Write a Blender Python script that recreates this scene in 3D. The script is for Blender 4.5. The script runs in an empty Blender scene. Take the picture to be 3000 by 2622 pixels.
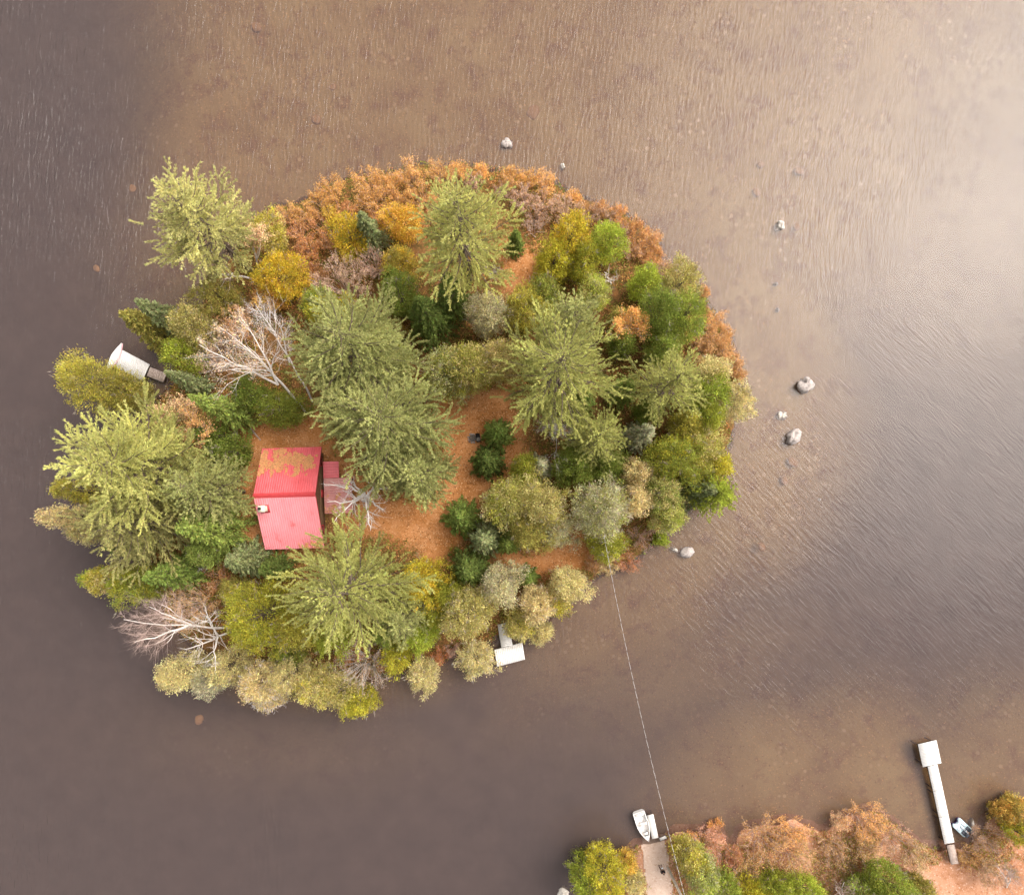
import bpy, math
import numpy as np
from mathutils import Vector, noise as mnoise

# ------------------------------------------------------------------ scene
sc = bpy.context.scene
COL = sc.collection
S = 0.06          # metres per survey unit at water level
H = 75.0          # height of the aerial camera
NX, NY = 1010.0, 1030.0
R_ = math.radians
SUN_E, SKY_E, EXPO = 1.35, 0.15, 1.25


def W(px, py, z=0.0):
    """survey position of something whose height is z -> world"""
    f = (H - z) / H
    return np.array(((px - NX) * S * f, (NY - py) * S * f, z))


# ------------------------------------------------------------------ tagging / linking
def tag(o, label=None, cat=None, group=None, kind=None):
    if label: o['label'] = label
    if cat: o['category'] = cat
    if group: o['group'] = group
    if kind: o['kind'] = kind
    return o


def empty(name, loc, rz=0.0):
    o = bpy.data.objects.new(name, None)
    o.location = loc
    o.rotation_euler = (0, 0, rz)
    o.empty_display_size = 0.3
    COL.objects.link(o)
    return o


def link(name, me, mat=None, parent=None, smooth=False):
    o = bpy.data.objects.new(name, me)
    COL.objects.link(o)
    if mat is not None:
        me.materials.append(mat)
    if parent is not None:
        o.parent = parent
    if smooth:
        me.polygons.foreach_set('use_smooth', np.ones(len(me.polygons), dtype=bool))
    return o


def cross(a, b):
    return np.stack([a[..., 1] * b[..., 2] - a[..., 2] * b[..., 1], a[..., 2] * b[..., 0] - a[..., 0] * b[..., 2], a[..., 0] * b[..., 1] - a[..., 1] * b[..., 0]], -1)


class MB:
    """collects vertices / quads / triangles (+ a colour per face) into one mesh"""
    def __init__(self):
        self.v = []; self.q = []; self.t = []; self.cq = []; self.ct = []; self.n = 0; self.pend = []

    def quads(self, v, q, c=None):
        v = np.asarray(v, float).reshape(-1, 3); q = np.asarray(q, int).reshape(-1, 4)
        self.v.append(v); self.q.append(q + self.n); self.n += len(v)
        if c is None: c = (0.5, 0.5, 0.5)
        c = np.asarray(c, float)
        self.cq.append(np.broadcast_to(c, (len(q), 3)))
        return self

    def tris(self, v, t, c=None):
        v = np.asarray(v, float).reshape(-1, 3); t = np.asarray(t, int).reshape(-1, 3)
        self.v.append(v); self.t.append(t + self.n); self.n += len(v)
        if c is None: c = (0.5, 0.5, 0.5)
        self.ct.append(np.broadcast_to(np.asarray(c, float), (len(t), 3)))
        return self

    def box(self, c, size, rz=0.0, col=None, tilt=None):
        c = np.asarray(c, float); hx, hy, hz = np.asarray(size, float) / 2
        v = np.array([(x, y, z) for z in (-hz, hz) for x, y in ((-hx, -hy), (hx, -hy), (hx, hy), (-hx, hy))])
        if tilt is not None:
            v = v @ np.asarray(tilt).T
        ca, sa = math.cos(rz), math.sin(rz)
        v = v @ np.array([[ca, sa, 0], [-sa, ca, 0], [0, 0, 1]]) + c
        q = [(3, 2, 1, 0), (4, 5, 6, 7), (0, 1, 5, 4), (1, 2, 6, 5), (2, 3, 7, 6), (3, 0, 4, 7)]
        return self.quads(v, q, col)

    def prism(self, poly, z0, z1, col=None):
        """convex polygon (ccw, xy) extruded"""
        n = len(poly); poly = np.asarray(poly, float)
        lo = np.c_[poly, np.full(n, z0)]; hi = np.c_[poly, np.full(n, z1)]
        v = np.r_[lo, hi]
        side = [(i, (i + 1) % n, n + (i + 1) % n, n + i) for i in range(n)]
        self.quads(v, side, col)
        t = [(0, i, i + 1) for i in range(1, n - 1)]
        self.tris(hi, t, col)
        self.tris(lo, [(a, c, b) for a, b, c in t], col)
        return self

    def tube(self, pts, rad, sides=6, col=None, cap=True):
        pts = np.asarray(pts, float); m = len(pts)
        rad = np.broadcast_to(np.asarray(rad, float), (m,))
        tang = np.empty_like(pts); tang[1:-1] = pts[2:] - pts[:-2]; tang[0] = pts[1] - pts[0]; tang[-1] = pts[-1] - pts[-2]
        tang /= np.sqrt((tang * tang).sum(1))[:, None] + 1e-9
        ref = np.array((0, 0, 1.0)) if abs(tang[:, 2]).mean() < 0.8 else np.array((1.0, 0, 0))
        a = cross(tang, np.broadcast_to(ref, tang.shape)); a /= np.sqrt((a * a).sum(1))[:, None] + 1e-9
        b = cross(tang, a)
        ang = np.linspace(0, 2 * math.pi, sides, endpoint=False)
        ring = (np.cos(ang)[None, :, None] * a[:, None, :] + np.sin(ang)[None, :, None] * b[:, None, :])
        v = (pts[:, None, :] + ring * rad[:, None, None]).reshape(-1, 3)
        i = np.arange(m - 1)[:, None]; j = np.arange(sides)[None, :]; j2 = (j + 1) % sides
        q = np.stack([i * sides + j, i * sides + j2, (i + 1) * sides + j2, (i + 1) * sides + j], -1).reshape(-1, 4)
        self.quads(v, q, col)
        if cap and sides >= 4:
            for base, flip in ((0, False), ((m - 1) * sides, True)):
                idx = [(0, k, k + 1) if flip else (0, k + 1, k) for k in range(1, sides - 1)]
                self.tris(v[base:base + sides], idx, col)
        return self

    def cards(self, c, d, L, Wd, col, rng):
        """pointed leaf faces (queued, made in one go when the mesh is built)"""
        n = len(c)
        self.pend.append((c, d, np.broadcast_to(L, (n,)), np.broadcast_to(Wd, (n,)), np.broadcast_to(col, (n, 3))))
        self.rng = rng
        return self

    def flush(self):
        if not self.pend: return
        c, d, L, Wd, col = (np.concatenate(k) for k in zip(*self.pend))
        self.pend = []; n = len(c)
        d = d / (np.sqrt((d * d).sum(1))[:, None] + 1e-9)
        w = cross(d, self.rng.normal(size=(n, 3))); w /= np.sqrt((w * w).sum(1))[:, None] + 1e-9
        L = L[:, None] * .5; Wd = Wd[:, None] * .5
        self.quads(np.stack([c - d * L, c + w * Wd, c + d * L, c - w * Wd], 1).reshape(-1, 3), np.arange(4 * n).reshape(-1, 4), col)

    def build(self, name, mat=None, parent=None, smooth=False, tint=False):
        self.flush()
        me = bpy.data.meshes.new(name)
        v = np.concatenate(self.v)
        nq = sum(map(len, self.q)); nt = sum(map(len, self.t))
        q = np.concatenate(self.q).reshape(-1) if nq else np.zeros(0, int)
        t = np.concatenate(self.t).reshape(-1) if nt else np.zeros(0, int)
        lo = np.concatenate([q, t]).astype(np.int32)
        me.vertices.add(len(v)); me.vertices.foreach_set('co', v.astype(np.float32).ravel())
        me.loops.add(len(lo)); me.loops.foreach_set('vertex_index', lo)
        st = np.concatenate([np.arange(nq) * 4, nq * 4 + np.arange(nt) * 3]).astype(np.int32)
        me.polygons.add(nq + nt); me.polygons.foreach_set('loop_start', st)
        me.update(calc_edges=True)
        if tint:
            c = np.concatenate(self.cq + self.ct)
            a = me.attributes.new('tint', 'FLOAT_COLOR', 'FACE')
            a.data.foreach_set('color', np.c_[c, np.ones(len(c))].astype(np.float32).ravel())
        return link(name, me, mat, parent, smooth)


# ------------------------------------------------------------------ node helpers
def new_mat(name):
    m = bpy.data.materials.new(name); m.use_nodes = True
    nt = m.node_tree; nt.nodes.clear()
    out = nt.nodes.new('ShaderNodeOutputMaterial')
    return m, nt, out


def N(nt, t, **kw):
    n = nt.nodes.new(t)
    for k, v in kw.items():
        if k.startswith('i_'):
            key = k[2:]
            n.inputs[int(key) if key.isdigit() else key].default_value = v
        else:
            setattr(n, k, v)
    return n


def ramp(nt, fac, stops):
    r = N(nt, 'ShaderNodeValToRGB')
    while len(r.color_ramp.elements) < len(stops): r.color_ramp.elements.new(0.5)
    for e, (p, c) in zip(r.color_ramp.elements, stops):
        e.position = p; e.color = (*c, 1)
    nt.links.new(fac, r.inputs[0])
    return r.outputs[0]


def noise_tex(nt, vec, scale, detail=4, rough=0.55, dist=0.0):
    n = N(nt, 'ShaderNodeTexNoise', i_Scale=scale, i_Detail=detail, i_Roughness=rough, i_Distortion=dist)
    nt.links.new(vec, n.inputs['Vector'])
    return n.outputs['Fac']


def mixc(nt, fac, a, b, mode='MIX'):
    m = N(nt, 'ShaderNodeMix', data_type='RGBA', blend_type=mode)
    for idx, val in ((0, fac), (6, a), (7, b)):
        if isinstance(val, (int, float)): m.inputs[idx].default_value = val
        elif isinstance(val, tuple): m.inputs[idx].default_value = (*val, 1)
        else: nt.links.new(val, m.inputs[idx])
    return m.outputs[2]


def math_n(nt, op, a, b=0.5, clamp=False):
    m = N(nt, 'ShaderNodeMath', operation=op, use_clamp=clamp)
    for i, val in ((0, a), (1, b)):
        if isinstance(val, (int, float)): m.inputs[i].default_value = val
        else: nt.links.new(val, m.inputs[i])
    return m.outputs[0]


def pos(nt):
    return N(nt, 'ShaderNodeNewGeometry').outputs['Position']


def objco(nt):
    return N(nt, 'ShaderNodeTexCoord').outputs['Object']


def mottled(name, c1, c2, scale=3.0, rough=0.75, bump=0.0, c3=None, spec=0.3, world=True):
    m, nt, out = new_mat(name)
    v = pos(nt) if world else objco(nt)
    f = noise_tex(nt, v, scale, 6, 0.65)
    st = [(0.3, c1), (0.7, c2)] if c3 is None else [(0.28, c1), (0.5, c2), (0.72, c3)]
    col = ramp(nt, f, st)
    b = N(nt, 'ShaderNodeBsdfPrincipled', i_Roughness=rough)
    b.inputs['Specular IOR Level'].default_value = spec
    nt.links.new(col, b.inputs['Base Color'])
    if bump:
        bp = N(nt, 'ShaderNodeBump', i_Strength=0.6, i_Distance=bump)
        nt.links.new(noise_tex(nt, v, scale * 4, 5), bp.inputs['Height'])
        nt.links.new(bp.outputs[0], b.inputs['Normal'])
    nt.links.new(b.outputs[0], out.inputs[0])
    return m


def foliage_mat(name, trans=0.42):
    m, nt, out = new_mat(name)
    a = N(nt, 'ShaderNodeAttribute', attribute_name='tint')
    d = N(nt, 'ShaderNodeBsdfDiffuse'); t = N(nt, 'ShaderNodeBsdfTranslucent')
    nt.links.new(a.outputs['Color'], d.inputs[0]); nt.links.new(a.outputs['Color'], t.inputs[0])
    mx = N(nt, 'ShaderNodeMixShader', i_0=trans)
    nt.links.new(d.outputs[0], mx.inputs[1]); nt.links.new(t.outputs[0], mx.inputs[2])
    nt.links.new(mx.outputs[0], out.inputs[0])
    return m


def tint_mat(name, rough=0.8):
    m, nt, out = new_mat(name)
    a = N(nt, 'ShaderNodeAttribute', attribute_name='tint')
    b = N(nt, 'ShaderNodeBsdfPrincipled', i_Roughness=rough)
    f = noise_tex(nt, pos(nt), 6.0, 5, 0.7)
    col = mixc(nt, 1.0, a.outputs['Color'], ramp(nt, f, [(0.25, (.72, .70, .68)), (0.75, (1.0, 1.0, 1.0))]), 'MULTIPLY')
    nt.links.new(col, b.inputs['Base Color'])
    nt.links.new(b.outputs[0], out.inputs[0])
    return m


M = {}
M['leaf'] = foliage_mat('foliage')
M['dryleaf'] = foliage_mat('autumn_foliage', 0.3)
M['bark'] = mottled('bark', (.07, .05, .04), (.16, .12, .09), 5, 0.9, 0.02)
M['birch'] = mottled('birch_bark', (.52, .46, .43), (.80, .75, .71), 3, 0.8)
M['deadwood'] = mottled('dead_wood', (.36, .32, .29), (.66, .61, .57), 4, 0.85)
M['twig'] = mottled('twig_bark', (.34, .235, .20), (.54, .41, .36), 2, 0.9)
M['rock'] = mottled('granite', (.07, .055, .05), (.34, .30, .28), 2.6, 0.85, 0.05, (.20, .165, .15), world=True)
M['paleRock'] = mottled('pale_granite', (.30, .26, .22), (.50, .47, .43), 3, 0.85, 0.03)
M['deck'] = mottled('weathered_plank', (.50, .48, .46), (.62, .60, .58), 1.6, 0.8)
M['greywood'] = mottled('grey_wood', (.24, .18, .15), (.42, .34, .30), 3, 0.85)
M['darkwood'] = mottled('dark_wood', (.045, .032, .024), (.10, .07, .05), 3, 0.85)
M['white'] = mottled('white_hull_paint', (.58, .57, .56), (.66, .65, .64), 2, 0.45)
M['black'] = mottled('black_metal', (.008, .008, .008), (.02, .018, .016), 3, 0.6)

# ------------------------------------------------------------------ terrain
ISL = [(505, 440), (530, 412), (575, 405), (620, 392), (655, 362), (690, 356), (705, 343), (740, 344), (785, 338), (830, 326), (900, 322),
       (960, 326), (1020, 338), (1090, 350), (1150, 380), (1185, 398), (1240, 415), (1290, 443), (1328, 480), (1335, 515),
       (1385, 548), (1412, 580), (1432, 620), (1462, 655), (1482, 720), (1488, 760), (1470, 800), (1478, 850), (1462, 900),
       (1442, 960), (1425, 1000), (1390, 1018), (1345, 1048), (1315, 1082), (1285, 1118), (1240, 1145), (1195, 1155),
       (1165, 1190), (1105, 1240), (1050, 1262), (1010, 1272), (950, 1310), (900, 1318), (862, 1340), (800, 1352),
       (745, 1362), (650, 1372), (560, 1368), (480, 1352), (420, 1318), (370, 1285), (330, 1240), (318, 1190), (300, 1130),
       (285, 1080), (282, 1000), (285, 930), (292, 860), (305, 805), (338, 768), (345, 720), (372, 660), (395, 610), (425, 555), (470, 490)]
MAIN = [(1185, 1795), (1215, 1758), (1262, 1692), (1280, 1682), (1335, 1674), (1350, 1655), (1400, 1655), (1450, 1660), (1463, 1690),
        (1476, 1655), (1530, 1642), (1590, 1634), (1650, 1655), (1692, 1625), (1740, 1612), (1800, 1645), (1850, 1688), (1892, 1690),
        (1928, 1692), (1952, 1668), (1972, 1632), (2052, 1610), (2300, 1580), (2900, 1520), (2900, 2600), (1000, 2600), (1080, 1950)]


def to_xy(poly):
    return np.array([((p[0] - NX) * S, (NY - p[1]) * S) for p in poly])


def sdist(P, poly):
    """signed distance, positive inside"""
    P = np.asarray(P, float); n = len(poly)
    d = np.full(len(P), 1e9); ins = np.zeros(len(P), bool)
    for i in range(n):
        a = poly[i]; b = poly[(i + 1) % n]; e = b - a
        w = P - a
        t = np.clip((w @ e) / (e @ e), 0, 1)
        d = np.minimum(d, np.hypot(*(w - t[:, None] * e).T))
        if a[1] != b[1]:
            c = ((a[1] > P[:, 1]) != (b[1] > P[:, 1])) & (P[:, 0] < e[0] * (P[:, 1] - a[1]) / e[1] + a[0])
            ins ^= c
    return np.where(ins, d, -d)


ISL_XY, MAIN_XY = to_xy(ISL), to_xy(MAIN)


def wob(P, f, seed=0.0):
    x, y = P[:, 0] * f, P[:, 1] * f
    return (np.sin(x * 1.3 + 1.7 * np.sin(y * .9 + seed) + seed) + np.sin(y * 1.7 + 1.3 * np.sin(x * 1.1 - seed)) + np.sin((x + y) * .8 + seed * 2)) / 3


def land_h(P, sd):
    sd = sd - 0.55 + 0.30 * wob(P, 1.4, 2.0)
    up = 1.15 * (1 - np.exp(-np.maximum(sd, 0) / 3.5)) + 0.10 * wob(P, .5, 1.0) * np.clip(sd / 3, 0, 1)
    return np.where(sd > 0, up + .02, 0.02 + sd * 0.62)


def gz(x, y):
    P = np.array([[x, y]])
    sd = max(sdist(P, ISL_XY)[0], sdist(P, MAIN_XY)[0])
    return float(land_h(P, np.array([sd]))[0])


def sig(x): return 1 / (1 + np.exp(-np.clip(x, -30, 30)))


def shallow(P):
    px = P[:, 0] / S + NX; py = NY - P[:, 1] / S
    w = 30 * wob(P, .12, 3.0)
    top = sig((px - 295 + 1.6 * w + (py - 200) * .12) / 48) * sig((690 - py + w) / 70)
    top *= 1 - 0.55 * sig((px + py * .6 - 1990) / 90)
    di = -sdist(P, ISL_XY) / S
    east = sig((215 - di + w) / 50) * sig((px - 1250) / 60) * sig((1230 - py) / 90)
    se = sig((190 - di + w) / 45) * sig((px - 1040) / 60) * .8
    west = sig((55 - di + w * .5) / 22) * .55
    dm = -sdist(P, MAIN_XY) / S
    mn = sig((190 - dm + w) / 45) * sig((px - 1340) / 60) * .95
    mid = .45 * np.exp(-(((px - 1330) / 330) ** 2 + ((py - 1330) / 190) ** 2))
    swb = .22 * np.exp(-(((px - 560) / 330) ** 2 + ((py - 1500) / 110) ** 2))
    return np.clip(np.maximum.reduce([top, east, se, west, mn, mid, swb]), 0, 1)


def grid_sheet(name, x0, x1, y0, y1, step, zfun, keep=None, mat=None, attr=None, skirt=None):
    xs = np.arange(x0, x1 + step * .5, step); ys = np.arange(y0, y1 + step * .5, step)
    if skirt:
        xs = np.r_[-skirt, xs, skirt]; ys = np.r_[-skirt, ys, skirt]
    X, Y = np.meshgrid(xs, ys); P = np.c_[X.ravel(), Y.ravel()]
    z, sdv = zfun(P)
    nx, ny = len(xs), len(ys)
    i = np.arange(ny - 1)[:, None] * nx + np.arange(nx - 1)[None, :]
    q = np.stack([i, i + 1, i + nx + 1, i + nx], -1).reshape(-1, 4)
    if keep is not None:
        k = keep(sdv); q = q[k[q].all(1)]
        used = np.unique(q); rm = np.zeros(len(P), int); rm[used] = np.arange(len(used))
        q = rm[q]; P = P[used]; z = z[used]
    mb = MB(); mb.quads(np.c_[P, z], q)
    o = mb.build(name, mat, smooth=True)
    if attr:
        a = o.data.attributes.new(attr[0], 'FLOAT', 'POINT')
        a.data.foreach_set('value', attr[1](P).astype(np.float32))
    return o


# lake bed -------------------------------------------------------------
def bed_mat():
    m, nt, out = new_mat('lake_bed_sand')
    v = pos(nt)
    a = N(nt, 'ShaderNodeAttribute', attribute_name='sand').outputs['Fac']
    sand = ramp(nt, noise_tex(nt, v, 0.12, 5, .6), [(0.30, (.262, .163, .072)), (0.5, (.330, .222, .105)), (0.72, (.395, .285, .145))])
    weed = noise_tex(nt, v, 0.35, 8, .72)
    sand = mixc(nt, ramp(nt, weed, [(0.50, (0, 0, 0)), (0.66, (1, 1, 1))]), sand, (.225, .118, .060))
    speck = noise_tex(nt, v, 5.5, 3, .6)
    sand = mixc(nt, ramp(nt, speck, [(0.60, (0, 0, 0)), (0.68, (1, 1, 1))]), sand, (.62, .36, .16))
    speck2 = noise_tex(nt, v, 3.7, 4, .7)
    sand = mixc(nt, ramp(nt, speck2, [(0.30, (1, 1, 1)), (0.42, (0, 0, 0))]), sand, (.17, .09, .045))
    vo = N(nt, 'ShaderNodeTexVoronoi', i_Scale=.9, i_Randomness=1.0); nt.links.new(v, vo.inputs['Vector'])
    stone = math_n(nt, 'MULTIPLY', ramp(nt, vo.outputs['Distance'], [(.16, (1, 1, 1)), (.26, (0, 0, 0))]), ramp(nt, noise_tex(nt, v, .16, 3, .5), [(.48, (0, 0, 0)), (.60, (.75, .75, .75))]))
    sand = mixc(nt, stone, sand, (.50, .36, .22))
    silt = ramp(nt, noise_tex(nt, v, .3, 5, .6), [(0.3, (.050, .036, .036)), (0.7, (.076, .055, .053))])
    col = mixc(nt, a, silt, sand)
    b = N(nt, 'ShaderNodeBsdfDiffuse')
    nt.links.new(col, b.inputs[0]); nt.links.new(b.outputs[0], out.inputs[0])
    return m


def bed_z(P):
    sd = np.maximum(sdist(P, ISL_XY), sdist(P, MAIN_XY))
    s = shallow(P)
    z = -0.35 - 3.2 * (1 - s) * np.clip(-sd / 9, 0, 1) + .05 * wob(P, 1.1)
    z = np.where(sd > 0, -0.6, z)
    return z, sd


bed = grid_sheet('lake_bed', -75, 80, -60, 72, 0.6, bed_z, mat=bed_mat(), attr=('sand', shallow), skirt=1500)
tag(bed, kind='structure')


def ground_mat(name, cols, fleck, dark, wood=None):
    m, nt, out = new_mat(name)
    v = pos(nt)
    base = ramp(nt, noise_tex(nt, v, .45, 6, .65), [(0.3, cols[0]), (0.5, cols[1]), (0.7, cols[2])])
    base = mixc(nt, ramp(nt, noise_tex(nt, v, 5.0, 4, .7), [(.56, (0, 0, 0)), (.66, (1, 1, 1))]), base, fleck)
    base = mixc(nt, ramp(nt, noise_tex(nt, v, 3.2, 5, .7), [(.34, (1, 1, 1)), (.44, (0, 0, 0))]), base, dark)
    if wood:
        soil = ramp(nt, noise_tex(nt, v, .8, 7, .7), [(.30, wood[0]), (.5, wood[1]), (.70, wood[2])])
        soil = mixc(nt, ramp(nt, noise_tex(nt, v, 4.0, 5, .7), [(.52, (0, 0, 0)), (.64, (1, 1, 1))]), soil, wood[3])
        base = mixc(nt, N(nt, 'ShaderNodeAttribute', attribute_name='yard').outputs['Fac'], soil, base)
    b = N(nt, 'ShaderNodeBsdfPrincipled', i_Roughness=.95)
    b.inputs['Specular IOR Level'].default_value = .1
    nt.links.new(base, b.inputs['Base Color'])
    bp = N(nt, 'ShaderNodeBump', i_Strength=.7, i_Distance=.06)
    nt.links.new(noise_tex(nt, v, 6, 6, .7), bp.inputs['Height']); nt.links.new(bp.outputs[0], b.inputs['Normal'])
    nt.links.new(b.outputs[0], out.inputs[0])
    return m


litter = ground_mat('needle_litter', [(.32, .125, .034), (.43, .185, .066), (.50, .24, .105)], (.62, .36, .19), (.20, .080, .022),
                    wood=[(.060, .048, .014), (.115, .062, .022), (.20, .085, .030), (.26, .13, .05)])
mlitter = ground_mat('leaf_litter_soil', [(.24, .10, .045), (.33, .17, .10), (.38, .22, .15)], (.50, .33, .26), (.20, .07, .03))


def land_fun(poly):
    def f(P):
        sd = sdist(P, poly)
        return land_h(P, sd), sd
    return f


CLEAR = to_xy([(870, 800), (930, 775), (1010, 790), (1045, 850), (1050, 930), (1020, 985), (985, 960), (960, 1010), (900, 1110), (880, 1130), (800, 1070), (700, 1060), (640, 1010), (640, 1105), (520, 1110), (490, 1080), (490, 960), (480, 900), (510, 850), (570, 860), (640, 830), (660, 890), (760, 1000), (850, 1010), (900, 940)])
YARD2 = to_xy([(1000, 1100), (1060, 1110), (1150, 1075), (1180, 1130), (1090, 1150), (1020, 1140)])
YARD3 = to_xy([(1005, 510), (1040, 500), (1070, 520), (1065, 590), (1020, 600)])


def yard(P):
    d = np.maximum.reduce([sdist(P, q) for q in (CLEAR, YARD2, YARD3)])
    return sig((d + .6 + .7 * wob(P, 1.1, 2.0)) / .35)


isl = grid_sheet('island_ground', -50, 35, -28, 49, 0.5, land_fun(ISL_XY), keep=lambda s: s > -4.2, mat=litter, attr=('yard', yard))
tag(isl, kind='structure')
mai = grid_sheet('mainland_ground', 5, 110, -90, -30, 0.6, land_fun(MAIN_XY), keep=lambda s: s > -4.2, mat=mlitter)
tag(mai, kind='structure')

# gravel path down to the landing
PATH_XY = to_xy([(1284, 1679), (1332, 1672), (1338, 1720), (1343, 1760), (1352, 1800), (1400, 1950), (1330, 1950), (1292, 1800), (1288, 1750), (1283, 1715)])


def path_fun(P):
    sd = sdist(P, PATH_XY) + .18 * wob(P, 2.4, 5.0)
    return land_h(P, sdist(P, MAIN_XY)) + 0.03, sd


gravel = ground_mat('path_gravel', [(.34, .24, .185), (.43, .32, .26), (.47, .36, .29)], (.52, .42, .36), (.33, .22, .16))
tag(grid_sheet('path', 14, 26, -57, -37, 0.2, path_fun, keep=lambda s: s > 0, mat=gravel), kind='structure')


# water ----------------------------------------------------------------
def water_mat():
    m, nt, out = new_mat('lake_water')
    v = pos(nt)

    def ripple(angle, across, along, dist, detail=2.0, off=0.0):
        mp = N(nt, 'ShaderNodeMapping', vector_type='POINT')
        mp.inputs['Rotation'].default_value = (0, 0, angle)
        mp.inputs['Location'].default_value = (off, off * .7, off)
        mp2 = N(nt, 'ShaderNodeMapping', vector_type='POINT')
        mp2.inputs['Scale'].default_value = (across, along, 1)
        nt.links.new(v, mp.inputs[0]); nt.links.new(mp.outputs[0], mp2.inputs[0])
        return noise_tex(nt, mp2.outputs[0], 1.0, detail, .5, dist)

    def blob(cx, cy, rad):
        c = W(cx, cy)
        d = N(nt, 'ShaderNodeVectorMath', operation='DISTANCE'); nt.links.new(v, d.inputs[0]); d.inputs[1].default_value = tuple(c)
        mr = N(nt, 'ShaderNodeMapRange', interpolation_type='SMOOTHSTEP'); nt.links.new(d.outputs['Value'], mr.inputs[0])
        mr.inputs[1].default_value = rad * .45; mr.inputs[2].default_value = rad; mr.inputs[3].default_value = 1; mr.inputs[4].default_value = 0
        return mr.outputs[0]

    upright = ripple(R_(7), 3.0, .62, .5)
    slanted = ripple(R_(-44), 2.9, .50, .45, off=7.0)
    fine = ripple(R_(20), 5.0, 2.4, .5, 3.0, off=3.0)
    k = math_n(nt, 'MAXIMUM', blob(1760, 1180, 36), blob(1950, 760, 20))
    h = N(nt, 'ShaderNodeMix', data_type='FLOAT'); nt.links.new(k, h.inputs[0]); nt.links.new(upright, h.inputs[2]); nt.links.new(slanted, h.inputs[3])
    gust = ramp(nt, noise_tex(nt, v, .045, 3, .5), [(.32, (.35,) * 3), (.58, (1,) * 3)])
    calm = math_n(nt, 'SUBTRACT', 1.0, math_n(nt, 'MULTIPLY', math_n(nt, 'MAXIMUM', blob(1930, 500, 12), blob(1560, 640, 9)), .5))
    # the breeze is stronger west and south, weaker towards the north-east
    sx = N(nt, 'ShaderNodeSeparateXYZ'); nt.links.new(v, sx.inputs[0])
    wnd = N(nt, 'ShaderNodeMapRange', interpolation_type='SMOOTHSTEP'); wnd.inputs[1].default_value = -55; wnd.inputs[2].default_value = 40; wnd.inputs[3].default_value = 5.2; wnd.inputs[4].default_value = 1.5
    nt.links.new(math_n(nt, 'ADD', sx.outputs[0], math_n(nt, 'MULTIPLY', sx.outputs[1], .35)), wnd.inputs[0])
    calm = math_n(nt, 'MULTIPLY', calm, wnd.outputs[0])
    hh = math_n(nt, 'ADD', h.outputs[0], math_n(nt, 'MULTIPLY', fine, .22))
    hh = math_n(nt, 'MULTIPLY', hh, math_n(nt, 'MULTIPLY', gust, calm))
    bp = N(nt, 'ShaderNodeBump', i_Strength=1.0, i_Distance=WATER_BUMP)
    nt.links.new(hh, bp.inputs['Height'])
    tr = N(nt, 'ShaderNodeBsdfTransparent'); tr.inputs[0].default_value = (.90, .83, .74, 1)
    df = N(nt, 'ShaderNodeBsdfDiffuse'); df.inputs[0].default_value = (*WATER_BODY, 1)
    nt.links.new(bp.outputs[0], df.inputs['Normal'])
    gl = N(nt, 'ShaderNodeBsdfGlossy', i_Roughness=.16); nt.links.new(bp.outputs[0], gl.inputs['Normal'])
    body = N(nt, 'ShaderNodeMixShader', i_0=.34); nt.links.new(tr.outputs[0], body.inputs[1]); nt.links.new(df.outputs[0], body.inputs[2])
    fr = N(nt, 'ShaderNodeFresnel', i_IOR=1.325); nt.links.new(bp.outputs[0], fr.inputs['Normal'])
    mx = N(nt, 'ShaderNodeMixShader'); nt.links.new(fr.outputs[0], mx.inputs[0]); nt.links.new(body.outputs[0], mx.inputs[1]); nt.links.new(gl.outputs[0], mx.inputs[2])
    nt.links.new(mx.outputs[0], out.inputs[0])
    return m


WATER_BUMP = 0.042
WATER_BODY = (.096, .074, .074)
wm = MB(); wm.quads([(-1500, -1500, 0), (1500, -1500, 0), (1500, 1500, 0), (-1500, 1500, 0)], [(0, 1, 2, 3)])
tag(wm.build('water', water_mat()), kind='structure')

# ------------------------------------------------------------------ vegetation
GREEN = ('pine_light', 'pine_pale', 'pine', 'pine_blue', 'pine_olive', 'cedar_yellow', 'cedar', 'cedar_green', 'cedar_pale', 'cedar_tan', 'cedar_grey', 'cedar_olive', 'cedar_dark', 'gold',
         'spruce_dark', 'spruce', 'spruce_blue', 'fir', 'grey_blue', 'bright')
PAL = dict(
    pine_light=(.225, .232, .080),     pine_pale=(.195, .207, .060), pine=(.162, .176, .048), pine_blue=(.147, .163, .052), pine_olive=(.150, .152, .050),
    cedar_yellow=(.205, .180, .018), cedar=(.140, .140, .018), cedar_green=(.110, .130, .022), cedar_pale=(.265, .225, .085),
    cedar_tan=(.285, .225, .090), cedar_grey=(.215, .200, .105), cedar_olive=(.160, .140, .030), cedar_dark=(.070, .088, .014),
    gold=(.270, .195, .020), spruce_dark=(.060, .085, .020), spruce=(.085, .120, .026), spruce_blue=(.112, .135, .056), fir=(.125, .150, .030),
    grey_blue=(.185, .195, .110), bright=(.158, .178, .022),
    orange=(.56, .29, .095), rust=(.37, .155, .060), pinkgrey=(.36, .235, .175), goldbush=(.56, .33, .085), brownbush=(.42, .235, .095),
    pink=(.42, .20, .14), tan=(.46, .31, .17), purplegrey=(.250, .165, .130))


for _k in PAL:
    _f = (2.5, 2.3, 2.75) if _k.startswith('pine') else (2.2, 2.22, 2.7) if _k.startswith(('cedar', 'fir')) or _k == 'bright' else (2.35, 2.15, 2.35) if _k in GREEN else (1.45, 1.50, 1.55)
    PAL[_k] = tuple(min(.85, c * f) for c, f in zip(PAL[_k], _f))


def hsvj(c, n, rng, v=.22, hue=.10):
    c = np.asarray(c)[None, :] * (1 + v * rng.normal(size=(n, 1))).clip(.45, 1.9)
    return (c * (1 + hue * rng.normal(size=(n, 3)))).clip(.004, .9)


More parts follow.
